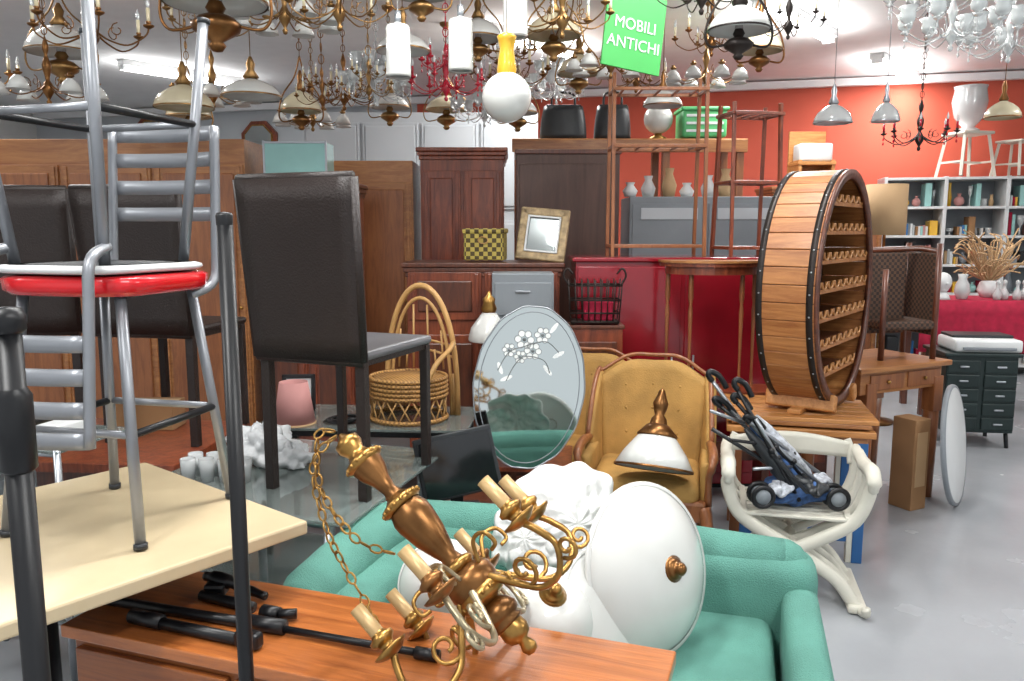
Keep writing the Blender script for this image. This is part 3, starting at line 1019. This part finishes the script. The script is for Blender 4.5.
# ------------------------------------------------------------------ middle display table, wicker chair, pink shade
b = B('glass_display_table', (-.67, 3.74, 0), (0, 0, rad(-4)))
b.box((0, 0, .615), (.98, .5, .012), TGLASS, .002)
for x in (-.45, .45):
    for y in (-.2, .2): b.box((x, y, .3), (.03, .03, .605), BLACK, .003)
for y in (-.2, .2): b.box((0, y, .59), (.93, .025, .03), BLACK, .003)
b.box((0, 0, .3), (.9, .42, .02), DGRAY, .003)
b.done()
b = B('hoop_back_wicker_chair', (-.48, 3.72, .622), (0, 0, rad(-20)))
def hoop(w, h, y, z0=0): return [(w*math.cos(a), y, z0+h*max(0, math.sin(a))**.75) for a in [pi*k/24 for k in range(25)]]
b.tube(hoop(.19, .62, .12), .014, CANE)
b.tube(hoop(.16, .56, .115), .009, CANE)
for i in range(7):
    x = -.12+i*.04
    h = .54*math.sqrt(max(0, 1-(x/.165)**2))**.75
    b.cyl((x, .115, .22), (x*.9, .115, .22+(h-.22)*.35 if i % 2 else h), .005, CANE, n=6)
for z in (.28, .33):
    b.tube(cr([(-.17, .12, z), (0, .13, z+.03), (.17, .12, z)], 6), .006, CANE)
for s in (-1, 1):
    b.tube(cr([(s*.17, .12, .35), (s*.2, 0, .33), (s*.19, -.12, .28), (s*.16, -.17, .18)], 5), .012, CANE)
    b.cyl((s*.15, -.15, 0), (s*.15, -.15, .2), .012, CANE)
    b.cyl((s*.17, .12, 0), (s*.17, .12, .2), .012, CANE)
for z in (.12, .14, .16, .18, .20):
    b.tube([(.18*math.cos(a), .17*math.sin(a)-.02, z) for a in [2*pi*k/28 for k in range(28)]], .010, WICK, 6, closed=True)
b.lathe([(.001, .19), (.17, .19), (.17, .2), (.001, .205)], WICK, n=28)
for k in range(18):
    a = 2*pi*k/18
    for da in (.35, -.35):
        b.cyl((.178*math.cos(a), .168*math.sin(a)-.02, .12), (.178*math.cos(a+da), .168*math.sin(a+da)-.02, .01), .004, CANE, n=6)
b.tube([(.18*math.cos(a), .17*math.sin(a)-.02, .012) for a in [2*pi*k/28 for k in range(28)]], .011, WICK, 6, closed=True)
b.done()
b = B('pink_lampshade', (-1.0, 3.60, .622))
b.lathe([(.092, .0), (.095, .0), (.064, .195), (.061, .195), (.09, .005)], PINK, n=28)
b.lathe([(.096, .0), (.097, .008), (.093, .009)], BEIGES, n=28)
b.done()
b = B('crumpled_plastic_bag', (-.93, 2.92, .695))
def bag2(u, v):
    a = u*2*pi; p = v*pi
    k = 1+.16*math.sin(a*3+p*5)+.1*math.sin(a*8-p*6)+.08*math.sin(a*13+p*11)
    return (math.cos(a)*math.sin(p)*.12*k, math.sin(a)*math.sin(p)*.10*k, max(-.052, -math.cos(p)*.075*k))
b.sheet(bag2, 60, 30, PLAST, .003)
b.T = Matrix.Translation((.12, -.06, -.02)) @ Matrix.Scale(.6, 4)
b.sheet(bag2, 44, 22, PLAST, .003); b.done()
b = B('opaline_hanging_lamp', (-.12, 4.15, 0))
b.lathe([(.001, .0), (.08, .0), (.08, .02), (.02, .04), (.016, .86), (.02, .9)], BRASS, n=16)
b.lathe([(.105, .93), (.11, .94), (.095, 1.0), (.05, 1.06), (.035, 1.08), (.033, 1.078), (.048, 1.056), (.092, .998), (.103, .935)], OPAL, n=28)
b.lathe([(.036, 1.08), (.042, 1.1), (.03, 1.13), (.034, 1.15), (.012, 1.17), (.006, 1.19)], BRASS, n=16)
b.done()
b = B('cardboard_box', (-1.60, 3.46, .64), (0, 0, .0)); b.box((0, 0, .06), (.26, .14, .12), CARD, .004)
b.box((0, 0, .121), (.26, .05, .003), BEIGES, 0); b.done()
b = B('white_storage_crate', (-2.45, 3.15, .64)); b.box((0, 0, .11), (.34, .26, .22), WHITE, .01)
for z in (.05, .1, .15): b.box((0, -.131, z), (.28, .006, .02), GREYM, .001)
b.box((0, 0, .22), (.37, .29, .02), WHITE, .006); b.done()
b = B('black_photo_frame', (-1.05, 3.86, .622), (rad(-10), 0, .1))
for s in (-1, 1):
    b.box((s*.07, 0, .09), (.02, .02, .18), BLACK, .003); b.box((0, 0, .09+s*.08), (.16, .02, .02), BLACK, .003)
b.box((0, .003, .09), (.13, .006, .15), WHITE, .001); b.done()
b = B('glass_tumbler_group', (-1.02, 2.68, .642))
for i in range(7):
    x, y = (i % 4)*.065-.1, (i//4)*.07
    b.lathe([(.001, 0), (.022, 0), (.026, .08), (.024, .08), (.02, .006), (.001, .006)], GLASSW, Matrix.Translation((x, y, 0)), 14)
b.done()
b = B('glass_tier_trolley', (-1.62, 2.56, 0), (0, 0, RZ))
for x in (-.3, .3):
    for y in (-.15, .15): b.cyl((x, y, 0), (x, y, .86), .011, CHROME, n=10)
for z in (.3, .58, .84):
    b.box((0, 0, z), (.62, .32, .008), TGLASS, .002)
    for y in (-.15, .15): b.cyl((-.3, y, z-.01), (.3, y, z-.01), .007, CHROME, n=8)
b.box((-.14, 0, .64), (.2, .2, .1), GREYM, .01); b.box((.12, .02, .62), (.16, .2, .06), DGRAY, .008)
b.box((.12, .02, .87), (.2, .16, .05), WHITE, .008)
b.done()
b = B('coiled_black_cable', (-.80, 3.62, .628))
for k in range(5):
    b.tube([(.07*math.cos(a)+.01*k, .05*math.sin(a)+.008*math.sin(k*3), .004*k+.004*math.sin(a*2+k)) for a in [2*pi*j/20 for j in range(20)]], .004, BLACK, 6, closed=True)
b.done()

# ------------------------------------------------------------------ right side: desk, wicker, box, disc, drawers
dr = math.atan2(.27, .55)
b = B('oak_writing_desk', (2.02, 4.46, 0), (0, 0, dr))
b.box((0, 0, .775), (.72, .5, .03), LBW, .006)
b.box((0, 0, .70), (.64, .43, .12), LBW, .004)
b.box((-.12, -.218, .70), (.26, .01, .085), LBWV, .004); b.box((.17, -.218, .70), (.26, .01, .085), LBWV, .004)
for x in (-.12, .17): b.sph((x, -.23, .70), .011, BRASS, n=8)
for x in (-.24, .29):
    for y in (-.19, .19):
        b.box((x, y, .60), (.075, .075, .2), LBWV, .004)
        b.cyl((x, y, .5), (x, y, 0), .042, LBWV, .034, n=8)
b.done()
b = B('wicker_armchair', (2.17, 4.52, .792), (0, 0, rad(10)))
b.box((-.06, .02, .36), (.26, .03, .46), WICKB, .012)
b.box((.16, .0, .36), (.03, .24, .46), WICKB, .012)
b.box((0, 0, .19), (.32, .28, .05), WICKB, .012)
for x in (-.16, .16):
    for y in (-.13, .13):
        b.cyl((x, y, 0), (x, y, .64 if y > 0 or x > 0 else .5), .016, BRW)
b.tube([(-.17, .02, .60), (.16, .02, .61), (.165, -.13, .59)], .017, BRW)
b.done()
b = B('tall_brown_carton', (2.17, 4.24, 0), (0, 0, dr)); b.box((0, 0, .25), (.12, .14, .50), CARD, .004)
b.box((0, -.071, .28), (.08, .002, .3), BEIGES, 0); b.done()
b = B('round_white_tabletop', mat=zto((.84, -.64, .12), (2.43, 4.28, .335)))
b.lathe([(.001, .012), (.318, .012), (.328, .006), (.328, -.006), (.318, -.012), (.001, -.012)], WHITE, n=64)
b.lathe([(.315, .013), (.329, .0125), (.333, 0), (.329, -.0125)], GREYM, n=64)
b.done()
b = B('black_metal_drawer_unit', (3.26, 5.62, 0), (0, 0, rad(-8)))
b.box((0, 0, .38), (.46, .4, .54), DTEAL, .008); b.box((0, 0, .655), (.5, .44, .025), DTEAL, .006)
for x in (-.12, .12):
    for i in range(5):
        b.box((x, -.205, .175+i*.1), (.21, .014, .088), DTEAL, .006)
        b.box((x, -.218, .175+i*.1), (.06, .012, .012), CHROME, .003)
for x in (-.2, .2):
    for y in (-.16, .16): b.cyl((x, y, .11), (x*1.05, y*1.05, 0), .014, BLACK)
b.done()
b = B('white_inkjet_printer', (3.30, 5.60, .668), (0, 0, rad(-8))); b.box((0, 0, .045), (.44, .34, .09), WHITE, .02); b.box((0, -.15, .03), (.34, .08, .02), GREYM, .005)
b.box((0, .05, .10), (.4, .22, .02), DGRAY, .006); b.done()
b = B('cloth_covered_table', (3.95, 6.6, 0), (0, 0, rad(-8)))
b.box((0, 0, .94), (1.25, .55, .02), REDC, .006)
b.sheet(lambda u, v: ((u-.5)*1.26, -.28-.012*math.sin(u*50)*v, .95-.42*v), 70, 4, REDC, .004)
for x in (-.55, .55):
    for y in (-.22, .22): b.box((x, y, .46), (.05, .05, .93), BRW, .003)
b.done()
b = B('glass_vase', (3.66, 6.5, .952)); b.lathe([(.001, 0), (.04, 0), (.06, .06), (.05, .12), (.03, .16), (.04, .2), (.038, .2), (.026, .16), (.045, .12)], GLASSW); b.done()
b = B('white_ceramic_bust', (3.48, 6.46, .952)); b.lathe([(.001, 0), (.06, 0), (.05, .03), (.03, .05), (.035, .08)], WHITE)
b.sph((0, 0, .14), .065, WHITE, sz=1.2, n=16); b.sph((0, -.06, .13), .014, WHITE, n=8); b.sph((0, -.01, .09), .04, WHITE, n=10); b.done()
b = B('dried_branch_arrangement', (3.98, 6.68, .952))
b.lathe([(.001, 0), (.06, 0), (.09, .06), (.07, .12), (.05, .14)], WHITE)
for i in range(90):
    a = random.uniform(0, 2*pi); l = random.uniform(.12, .4); t = random.uniform(.1, .5)
    p = V((0, 0, .12)); q = V((math.cos(a)*l*.6, math.sin(a)*l*.3, .12+t*.7)); r_ = q+V((math.cos(a+1)*.12, math.sin(a+1)*.08, random.uniform(-.06, .12)))
    b.tube(cr([p, q, r_], 4), .006, BEIGES, 5)
b.done()
b = B('white_serving_tray_pile', (4.36, 6.5, .952))
for i in range(3):
    b.lathe([(.001, .01+i*.03), (.10, .01+i*.03), (.14, .03+i*.03), (.14, .035+i*.03), (.1, .018+i*.03), (.001, .018+i*.03)], WHITE)
b.done()
b = B('crystal_decanter_group', (4.05, 6.42, .952))
for i in range(4):
    b.lathe([(.001, 0), (.03, 0), (.035, .05), (.012, .09), (.012, .12), (.018, .13), (.016, .15), (.001, .16)], GLASSW, Matrix.Translation((i*.08-.15, (i % 2)*.04, 0)), 14)
b.done()

b = B('drum_shade_floor_lamp', (2.86, 6.2, 0))
b.lathe([(.001, 0), (.15, 0), (.15, .02), (.02, .04), (.012, .06)], BRASSD, n=24)
b.cyl((0, 0, .04), (0, 0, 1.75), .012, BRASSD)
b.lathe([(.145, 1.47), (.15, 1.47), (.15, 1.85), (.145, 1.85), (.14, 1.48)], BEIGES, n=32)
b.done()

sh = Matrix.Translation((5.4, 8.42, 0)) @ Matrix.Rotation(rad(-14), 4, 'Z')
b = B('white_shelving_unit', mat=sh)
SW = 2.9
for i in range(6):
    x = -SW/2+SW*i/5
    b.box((x, 0, 1.03), (.035, .4, 2.06), WHITE, .003)
ZZ = (.1, .48, .84, 1.14, 1.44, 1.74, 2.04)
for z in ZZ:
    b.box((0, 0, z), (SW, .4, .026), WHITE, .003)
b.box((0, .19, 1.03), (SW, .01, 2.0), GREYM, 0)
b.done()
b = B('shelf_goods', mat=sh)
gm = [WHITE, GREYM, DGRAY, BOTB, CARD, BEIGES, REDC, GLASSW, WWHITE, BLACK, OPAL, GLASSW, YELP, TEAL, PINK]
for z in ZZ[:-1]:
    hm = .25
    for i in range(5):
        x = -SW/2+SW*i/5+.04
        end = -SW/2+SW*(i+1)/5-.04
        while x < end-.05:
            w = random.uniform(.035, .13); w = min(w, end-x); h = random.uniform(.3, 1)*hm
            k = random.random(); m = random.choice(gm); zz = z+.014
            if k < .3:
                b.box((x+w/2, -.05, zz+h/2), (w*.92, .2, h), m, .006)
            elif k < .45:
                n_ = max(2, int(w/.022))
                for q in range(n_):
                    hh = h*random.uniform(.8, 1); b.box((x+(q+.5)*w/n_, -.06, zz+hh/2), (w/n_*.9, .15, hh), random.choice(gm), .002)
            elif k < .6:
                b.lathe([(.001, 0), (w*.35, 0), (w*.45, h*.4), (w*.25, h*.75), (w*.3, h)], m, Matrix.Translation((x+w/2, -.06, zz)), 14)
            elif k < .72:
                r_ = min(w/2, .06)
                b.lathe([(.001, 0), (r_*.7, 0), (r_*.2, .01), (r_*.15, h*.45), (r_*.6, h*.6), (r_*.8, h*.95), (r_*.75, h*.95)], GLASSW, Matrix.Translation((x+w/2, -.08, zz)), 14)
            elif k < .85:
                b.sph((x+w/2, -.06, zz+w*.45), w*.44, m, n=12); b.lathe([(w*.15, w*.8), (w*.12, w), (w*.2, w*1.1)], m, Matrix.Translation((x+w/2, -.06, zz)), 12)
            else:
                for q in range(5): b.lathe([(.001, q*.016), (w*.4, q*.016), (w*.48, q*.016+.014), (.001, q*.016+.01)], WHITE, Matrix.Translation((x+w/2, -.06, zz)), 16)
            x += w+.008
b.done()
def whitechair(loc, rz, s=1):
    b = B('white_stool', mat=Matrix.Translation(loc) @ Matrix.Rotation(rz, 4, 'Z') @ Matrix.Scale(s, 4))
    b.box((0, 0, .44), (.36, .34, .03), WPAINT, .01)
    for x in (-1, 1):
        for y in (-1, 1): b.bar((x*.14, y*.13, .43), (x*.2, y*.18, 0), .03, WPAINT)
        b.bar((x*.18, -.16, .15), (x*.18, .16, .15), .02, WPAINT)
    b.bar((-.18, 0, .15), (.18, 0, .15), .02, WPAINT)
    b.done()
whitechair((4.72, 8.50, 2.056), .2)
b = B('glass_urn', (4.72, 8.50, 2.512))
b.lathe([(.001, 0), (.1, 0), (.11, .02), (.06, .05), (.14, .15), (.17, .3), (.15, .42), (.16, .46), (.14, .46), (.13, .42), (.15, .3)], GLASSW, n=24); b.done()
whitechair((5.18, 8.42, 2.056), .5, .8)
b = B('boxed_toy_set', (5.54, 8.3, 2.056), (0, 0, .1)); b.box((0, 0, .12), (.24, .18, .24), WHITE, .005); b.box((.02, -.092, .12), (.18, .003, .18), BEIGES, 0); b.done()
b = B('orange_side_chair', (3.2, 8.55, 0))
for x in (-.2, .2):
    b.bar((x, -.2, 0), (x, -.2, .45), .035, LBWV); b.bar((x, .2, 0), (x, .24, .98), .035, LBWV)
b.box((0, 0, .46), (.46, .46, .05), LBW, .01)
for z in (.65, .8, .93): b.box((0, .225+(z-.45)*.05, z), (.4, .02, .06), LBWV, .006)
b.done()
cupboard('pine_cabinet', 2.35, 3.35, 7.3, .45, 1.9, LBW, LBWV, 2, True)
b = B('cane_magazine_rack', (2.75, 7.5, 1.905)); b.box((0, 0, .2), (.34, .3, .03), PINE, .004); b.box((0, .14, .26), (.34, .03, .5), PINE, .004)
for x in (-.15, .15):
    b.box((x, 0, .12), (.03, .28, .22), PINE, .004)
b.box((0, -.02, .3), (.3, .2, .16), WHITE, .02)
b.done()
b = B('ceramic_vase_group', (1.25, 5.9, 1.745))
for i in range(6):
    h = .1+.05*((i*7) % 3)
    b.lathe([(.001, 0), (.04, 0), (.055, h*.4), (.025, h*.8), (.035, h)], [WHITE, GLASSW, BEIGES][i % 3], Matrix.Translation((-.4+i*.14, (i % 2)*.06-.05, 0)), 14)
b.done()

# ------------------------------------------------------------------ hanging lamps
CZ = 3.2
def hang(b, z, m, chain=True):
    if chain: links(b, [(0, 0, z), (0, 0, (z+CZ)/2), (0, 0, CZ-.03)], m, .03, .003)
    b.cyl((0, 0, z), (0, 0, CZ-.02), .0025, m, n=5)
    b.lathe([(.008, CZ-.05), (.045, CZ-.02), (.05, CZ)], m, n=14)

def chand(name, x, y, z, R, n, met, tip='candle', tiers=1, ph=0):
    b = B(name, (x, y, 0))
    H = R*1.5
    s = H/.45
    pr = [(.001, -.15), (.012, -.145), (.018, -.125), (.008, -.11), (.018, -.09), (.036, -.06), (.040, -.03), (.026, 0), (.014, .02), (.018, .05), (.028, .09), (.031, .12), (.018, .16), (.010, .19), (.019, .22), (.022, .25), (.010, .29), (.005, .31)]
    b.lathe([(r*s, z+zz*s) for r, zz in pr], met, n=16)
    hang(b, z+.3*s, met)
    for t in range(tiers):
        Rt = R*(1-.35*t); zt = z+t*.16*s
        for i in range(n):
            b.T = Matrix.Rotation(2*pi*i/n+ph+t*.4, 4, 'Z') @ Matrix.Translation((0, 0, zt))
            k = Rt
            b.tube(cr([(.03*s, 0, -.02*s), (.30*k, 0, -.20*k), (.62*k, 0, -.28*k), (.93*k, 0, -.12*k), (k, 0, .02*k)], 5), [.006*s, .005*s, .0045*s, .005*s], met, 6)
            b.tube([(.45*k+.13*k*(1-q*.7)*math.cos(q*6+1.5), 0, -.02*k+.13*k*(1-q*.7)*math.sin(q*6+1.5)) for q in [j/9 for j in range(10)]], .0032*s, met, 5)
            b.T = b.T @ Matrix.Translation((k, 0, 0))
            b.lathe([(.004, 0), (.026*s, .012*s), (.03*s, .02*s), (.012*s, .024*s), (.014*s, .04*s)], met, n=12)
            if tip == 'candle':
                b.cyl((0, 0, .03*s), (0, 0, .11*s), .010*s, CANDW, n=8)
                b.lathe([(.007*s, .11*s), (.012*s, .13*s), (.006*s, .155*s), (.001, .17*s)], GLASSW, n=8)
            elif tip == 'red':
                b.cyl((0, 0, .03*s), (0, 0, .10*s), .010*s, REDG, n=8)
                b.lathe([(.007*s, .10*s), (.012*s, .12*s), (.001, .16*s)], GLASSW, n=8)
            elif tip == 'bell':
                b.lathe([(.02*s, .03*s), (.045*s, .05*s), (.05*s, .08*s), (.045*s, .11*s), (.065*s, .14*s), (.062*s, .14*s), (.042*s, .11*s), (.046*s, .08*s)], GLASSW, n=14)
            elif tip == 'down':
                b.lathe([(.02*s, .0), (.05*s, -.03*s), (.075*s, -.09*s), (.072*s, -.09*s), (.047*s, -.03*s)], OPAL, n=14)
                b.cyl((0, 0, .0), (0, 0, .04*s), .014*s, met, n=8)
            if tip in ('bell', 'red'):
                for q in range(2):
                    b.lathe([(.001, -.05*s-q*.04*s), (.009*s, -.035*s-q*.04*s), (.001, -.015*s-q*.04*s)], GLASSW if tip == 'bell' else REDG, n=6)
    b.T = Matrix()
    return b.done()

def dome(name, x, y, z, R, met, shade, ht=.45, font=True):
    b = B(name, (x, y, 0))
    h = R*ht*2
    pr = [(R, z), (R*1.03, z+.004), (R*.98, z+h*.25), (R*.82, z+h*.55), (R*.5, z+h*.82), (R*.25, z+h*.95), (R*.2, z+h)]
    b.lathe(pr+[(r*.97, zz-.004) for r, zz in reversed(pr)], shade, n=28)
    b.lathe([(R*.22, z+h), (R*.28, z+h+.01), (R*.12, z+h+.05), (R*.16, z+h+.08), (R*.05, z+h+.12)], met, n=16)
    b.lathe([(R*1.03, z-.002), (R*1.045, z+.004), (R*1.0, z+.008)], met, n=28)
    if font:
        b.lathe([(.001, z-R*.95), (R*.10, z-R*.93), (R*.18, z-R*.82), (R*.12, z-R*.75), (R*.45, z-R*.55), (R*.5, z-R*.42), (R*.35, z-R*.28), (R*.14, z-R*.2), (R*.2, z-R*.1), (R*.08, z+.02)], met, n=18)
        b.lathe([(R*.12, z-R*.1), (R*.14, z+R*.1), (R*.09, z+R*.3), (R*.08, z+h)], GLASSW, n=12)
        for s in (-1, 1):
            b.tube(cr([(s*R*.45, 0, z-R*.45), (s*R*.95, 0, z-R*.5), (s*R*1.12, 0, z-R*.1), (s*R*.9, 0, z+h*.8), (s*R*.3, 0, z+h+.08), (0, 0, z+h+.2)], 6), .005, met, 6)
        hang(b, z+h+.2, met)
    else:
        hang(b, z+h+.1, met, False)
    return b.done()

def cylpend(x, y, z, r=.046, h=.19):
    b = B('white_cylinder_pendant', (x, y, 0))
    b.lathe([(r*.85, z-h/2+.006), (r, z-h/2), (r*1.02, z-h/2+.01), (r, z), (r*1.0, z+h/2-.01), (r*.9, z+h/2), (r*.3, z+h/2), (r*.3, z+h/2+.01), (.004, z+h/2+.012)], OPAL, n=24)
    b.lathe([(.001, z-h/2+.012), (r*.85, z-h/2+.012)], OPAL, n=24)
    b.cyl((0, 0, z+h/2), (0, 0, z+h/2+.05), .012, CHROME)
    hang(b, z+h/2+.04, WHITE, False)
    b.done()
cylpend(-.41, 3.0, 2.14, .044, .18); cylpend(-.185, 3.0, 2.16, .044, .18); cylpend(.012, 3.03, 2.29, .044, .19)
b = B('globe_pendant_lamp', (-.018, 2.84, 0))
b.sph((0, 0, 1.955), .085, OPAL, n=28)
b.lathe([(.03, 2.03), (.034, 2.045), (.03, 2.075), (.024, 2.115), (.03, 2.145), (.034, 2.155), (.02, 2.165), (.004, 2.165)], YELP, n=20)
hang(b, 2.165, WHITE, False); b.done()

LAMPS = []
for t in [
 ('opaline_oil_lamp_chandelier', -.92, 2.6, 2.20, .155, BRASSD, OPAL, .45, True),
 ('opaline_oil_lamp_chandelier', .87, 3.2, 2.26, .115, IRON, OPAL, .4, True),
 ('opaline_oil_lamp_chandelier', -.40, 3.7, 2.53, .12, BRASSL, OPAL, .45, True),
 ('cream_dome_pendant', -1.75, 4.4, 2.15, .15, BRASSL, OPALC, .4, False),
 ('cream_dome_pendant', -1.45, 4.6, 2.24, .16, BRASSL, OPAL, .3, False),
 ('cream_dome_pendant', -1.28, 5.0, 2.22, .12, BRASSD, OPALC, .5, True),
 ('cream_dome_pendant', -.55, 4.2, 2.38, .13, BRASSL, OPAL, .35, False),
 ('cream_dome_pendant', .22, 4.4, 2.52, .14, BRASSL, OPALC, .4, True),
 ('cream_dome_pendant', .95, 5.2, 2.28, .12, BRASSD, OPAL, .4, False),
 ('glass_dome_pendant', 1.95, 5.0, 2.15, .11, CHROME, GLASSW, .5, False),
 ('glass_dome_pendant', 2.27, 5.0, 2.16, .08, CHROME, GLASSW, .7, False),
 ('glass_dome_pendant', 2.98, 5.0, 2.18, .10, BRASSD, OPALC, .5, False),
 ('cream_dome_pendant', 1.25, 4.2, 2.40, .11, BRASSD, OPALC, .5, True),
 ('cream_dome_pendant', .45, 5.6, 2.55, .14, BRASSL, OPALC, .45, True),
 ('cream_dome_pendant', -2.5, 4.6, 2.48, .18, BRASSL, OPAL, .4, True),
 ('opaline_oil_lamp_chandelier', -.2, 4.9, 2.62, .14, BRASSL, OPAL, .4, True),
 ('cream_dome_pendant', -2.0, 5.1, 2.2, .13, BRASSL, OPALC, .4, True),
 ('cream_dome_pendant', .05, 6.4, 2.4, .15, BRASSL, OPAL, .4, True),
 ('cream_dome_pendant', -.95, 6.4, 2.45, .15, BRASSL, OPAL, .35, True),
 ('cream_dome_pendant', -.55, 6.9, 2.5, .17, BRASSL, OPALC, .35, True),
]:
    LAMPS.append(['dome', list(t)])
for t in [
 ('brass_chandelier', -1.80, 3.6, 2.36, .24, 6, BRASSD, 'candle', 1),
 ('brass_chandelier', -2.35, 4.2, 2.24, .22, 6, BRASSD, 'down', 1),
 ('brass_chandelier', -1.45, 3.9, 2.52, .21, 6, BRASSL, 'candle', 1),
 ('brass_chandelier', -1.05, 3.9, 2.50, .22, 8, BRASSL, 'down', 1),
 ('brass_chandelier', -.72, 3.5, 2.42, .20, 8, BRASSL, 'candle', 2),
 ('brass_chandelier', -1.02, 4.4, 2.23, .15, 5, BRASSD, 'candle', 2),
 ('brass_chandelier', -.76, 4.4, 2.25, .14, 5, BRASSL, 'candle', 2),
 ('red_glass_chandelier', -.36, 4.5, 2.30, .20, 8, REDG, 'red', 2),
 ('brass_chandelier', .25, 3.9, 2.46, .22, 8, BRASSL, 'candle', 1),
 ('brass_chandelier', -.02, 5.4, 2.52, .26, 8, BRASSD, 'candle', 2),
 ('wrought_iron_chandelier', .80, 3.8, 2.53, .20, 6, IRON, 'candle', 1),
 ('wrought_iron_chandelier', 1.12, 3.4, 2.34, .14, 6, IRON, 'candle', 1),
 ('brass_chandelier', .56, 4.7, 2.46, .21, 8, BRASSL, 'down', 1),
 ('brass_chandelier', 1.15, 4.8, 2.60, .21, 6, BRASSD, 'candle', 1),
 ('glass_arm_chandelier', 1.58, 3.0, 2.22, .16, 8, GLASSW, 'bell', 1),
 ('glass_arm_chandelier', 2.0, 3.35, 2.26, .18, 8, GLASSW, 'bell', 1),
 ('glass_arm_chandelier', 2.05, 4.1, 2.62, .20, 8, GLASSW, 'bell', 1),
 ('wrought_iron_chandelier', 2.98, 6.0, 2.2, .24, 8, IRON, 'red', 1),
 ('brass_chandelier', -3.3, 5.0, 2.42, .28, 8, BRASSL, 'candle', 1),
 ('brass_chandelier', -2.1, 5.8, 2.48, .26, 8, BRASSL, 'down', 1),
 ('brass_chandelier', -1.2, 5.9, 2.48, .26, 8, BRASSD, 'candle', 1),
 ('glass_arm_chandelier', -.85, 5.2, 2.38, .21, 8, GLASSW, 'bell', 2),
 ('glass_arm_chandelier', -.2, 6.0, 2.36, .22, 8, GLASSW, 'bell', 1),
 ('brass_chandelier', 1.45, 6.2, 2.68, .26, 8, BRASSL, 'down', 1),
 ('brass_chandelier', -1.6, 6.6, 2.42, .26, 8, BRASSL, 'down', 1),
 ('brass_chandelier', .9, 6.0, 2.6, .22, 8, BRASSD, 'candle', 1),
 ('glass_arm_chandelier', .35, 6.6, 2.62, .22, 8, GLASSW, 'bell', 2),
 ('brass_chandelier', 2.7, 4.0, 2.5, .2, 6, BRASSD, 'candle', 1),
]:
    LAMPS.append(['ch', list(t)])
FIX = [(-.41, 3.0, .06), (-.185, 3.0, .06), (.012, 3.03, .06), (-.018, 2.84, .1), (.585, 4.0, .2), (-.955, 1.9, .3)]
for it in range(200):
    for i in range(len(LAMPS)):
        a = LAMPS[i][1]; ra = a[4]*1.15
        for j in range(len(LAMPS)+len(FIX)):
            if j == i: continue
            if j < len(LAMPS):
                o = LAMPS[j][1]; ox, oy, orr = o[1], o[2], o[4]*1.15
            else:
                ox, oy, orr = FIX[j-len(LAMPS)]
            dx, dy = a[1]-ox, a[2]-oy
            dist = math.hypot(dx, dy)
            if dist < ra+orr:
                push = (ra+orr-dist)*.3
                a[2] += push*(1 if dy >= 0 else -1)
                a[1] += push*.15*(1 if dx >= 0 else -1)
for i, (k, a) in enumerate(LAMPS):
    if k == 'dome': dome(*a)
    else: chand(*a, ph=i*.37)

# green sign
b = B('hanging_shop_sign', (.585, 4.0, 2.445), (0, rad(6), rad(24)))
b.box((0, 0, 0), (.33, .012, .36), SIGNG, .003)
for s in (-1, 1): b.cyl((s*.13, 0, .175), (s*.13, 0, CZ-2.445), .002, CHROME, n=5)
sg = b.done()
for i, (tx, z) in enumerate((('MOBILI', .035), ('ANTICHI', -.055))):
    cu = bpy.data.curves.new('sign_text', 'FONT')
    cu.body = tx; cu.size = .075; cu.align_x = 'CENTER'; cu.extrude = .001
    cu.materials.append(WHITE)
    o = bpy.data.objects.new('sign_text_%d' % i, cu)
    bpy.context.scene.collection.objects.link(o)
    o.parent = sg
    o.location = (0, -.009, z-.03)
    o.rotation_euler = (pi/2, 0, 0)

for (x, z, s) in ((-5.0, 2.75, .36), (-3.4, 2.7, .28)):
    y = 10.2-.25*(x-.2)-.05
    b = B('octagonal_wall_mirror', mat=Matrix.Translation((x, y, z)) @ Matrix.Rotation(rad(-14), 4, 'Z') @ Matrix.Rotation(pi/2, 4, 'X'))
    oc = lambda r: [(r*math.cos(rad(22.5+45*k)), r*math.sin(rad(22.5+45*k))) for k in range(8)]
    b.prism(oc(s), .05, RBW); b.prism(oc(s*.82), .02, BRASS, Matrix.Translation((0, 0, .028))); b.prism(oc(s*.75), .01, MIRR, Matrix.Translation((0, 0, .04)))
    b.done()

# ------------------------------------------------------------------ light + camera
w = bpy.data.worlds.new('World'); bpy.context.scene.world = w
w.use_nodes = True
w.node_tree.nodes['Background'].inputs['Color'].default_value = (.92, .96, 1, 1)
w.node_tree.nodes['Background'].inputs['Strength'].default_value = .95
cam = bpy.data.cameras.new('camera')
cam.sensor_width = 36; cam.lens = 28.125
co = bpy.data.objects.new('camera', cam)
bpy.context.scene.collection.objects.link(co)
co.location = (0, 0, 1.5)
co.rotation_euler = (rad(90-7.8), 0, 0)
bpy.context.scene.camera = co
try:
    bpy.context.scene.view_settings.view_transform = 'Standard'
except Exception as ex:
    print(ex)
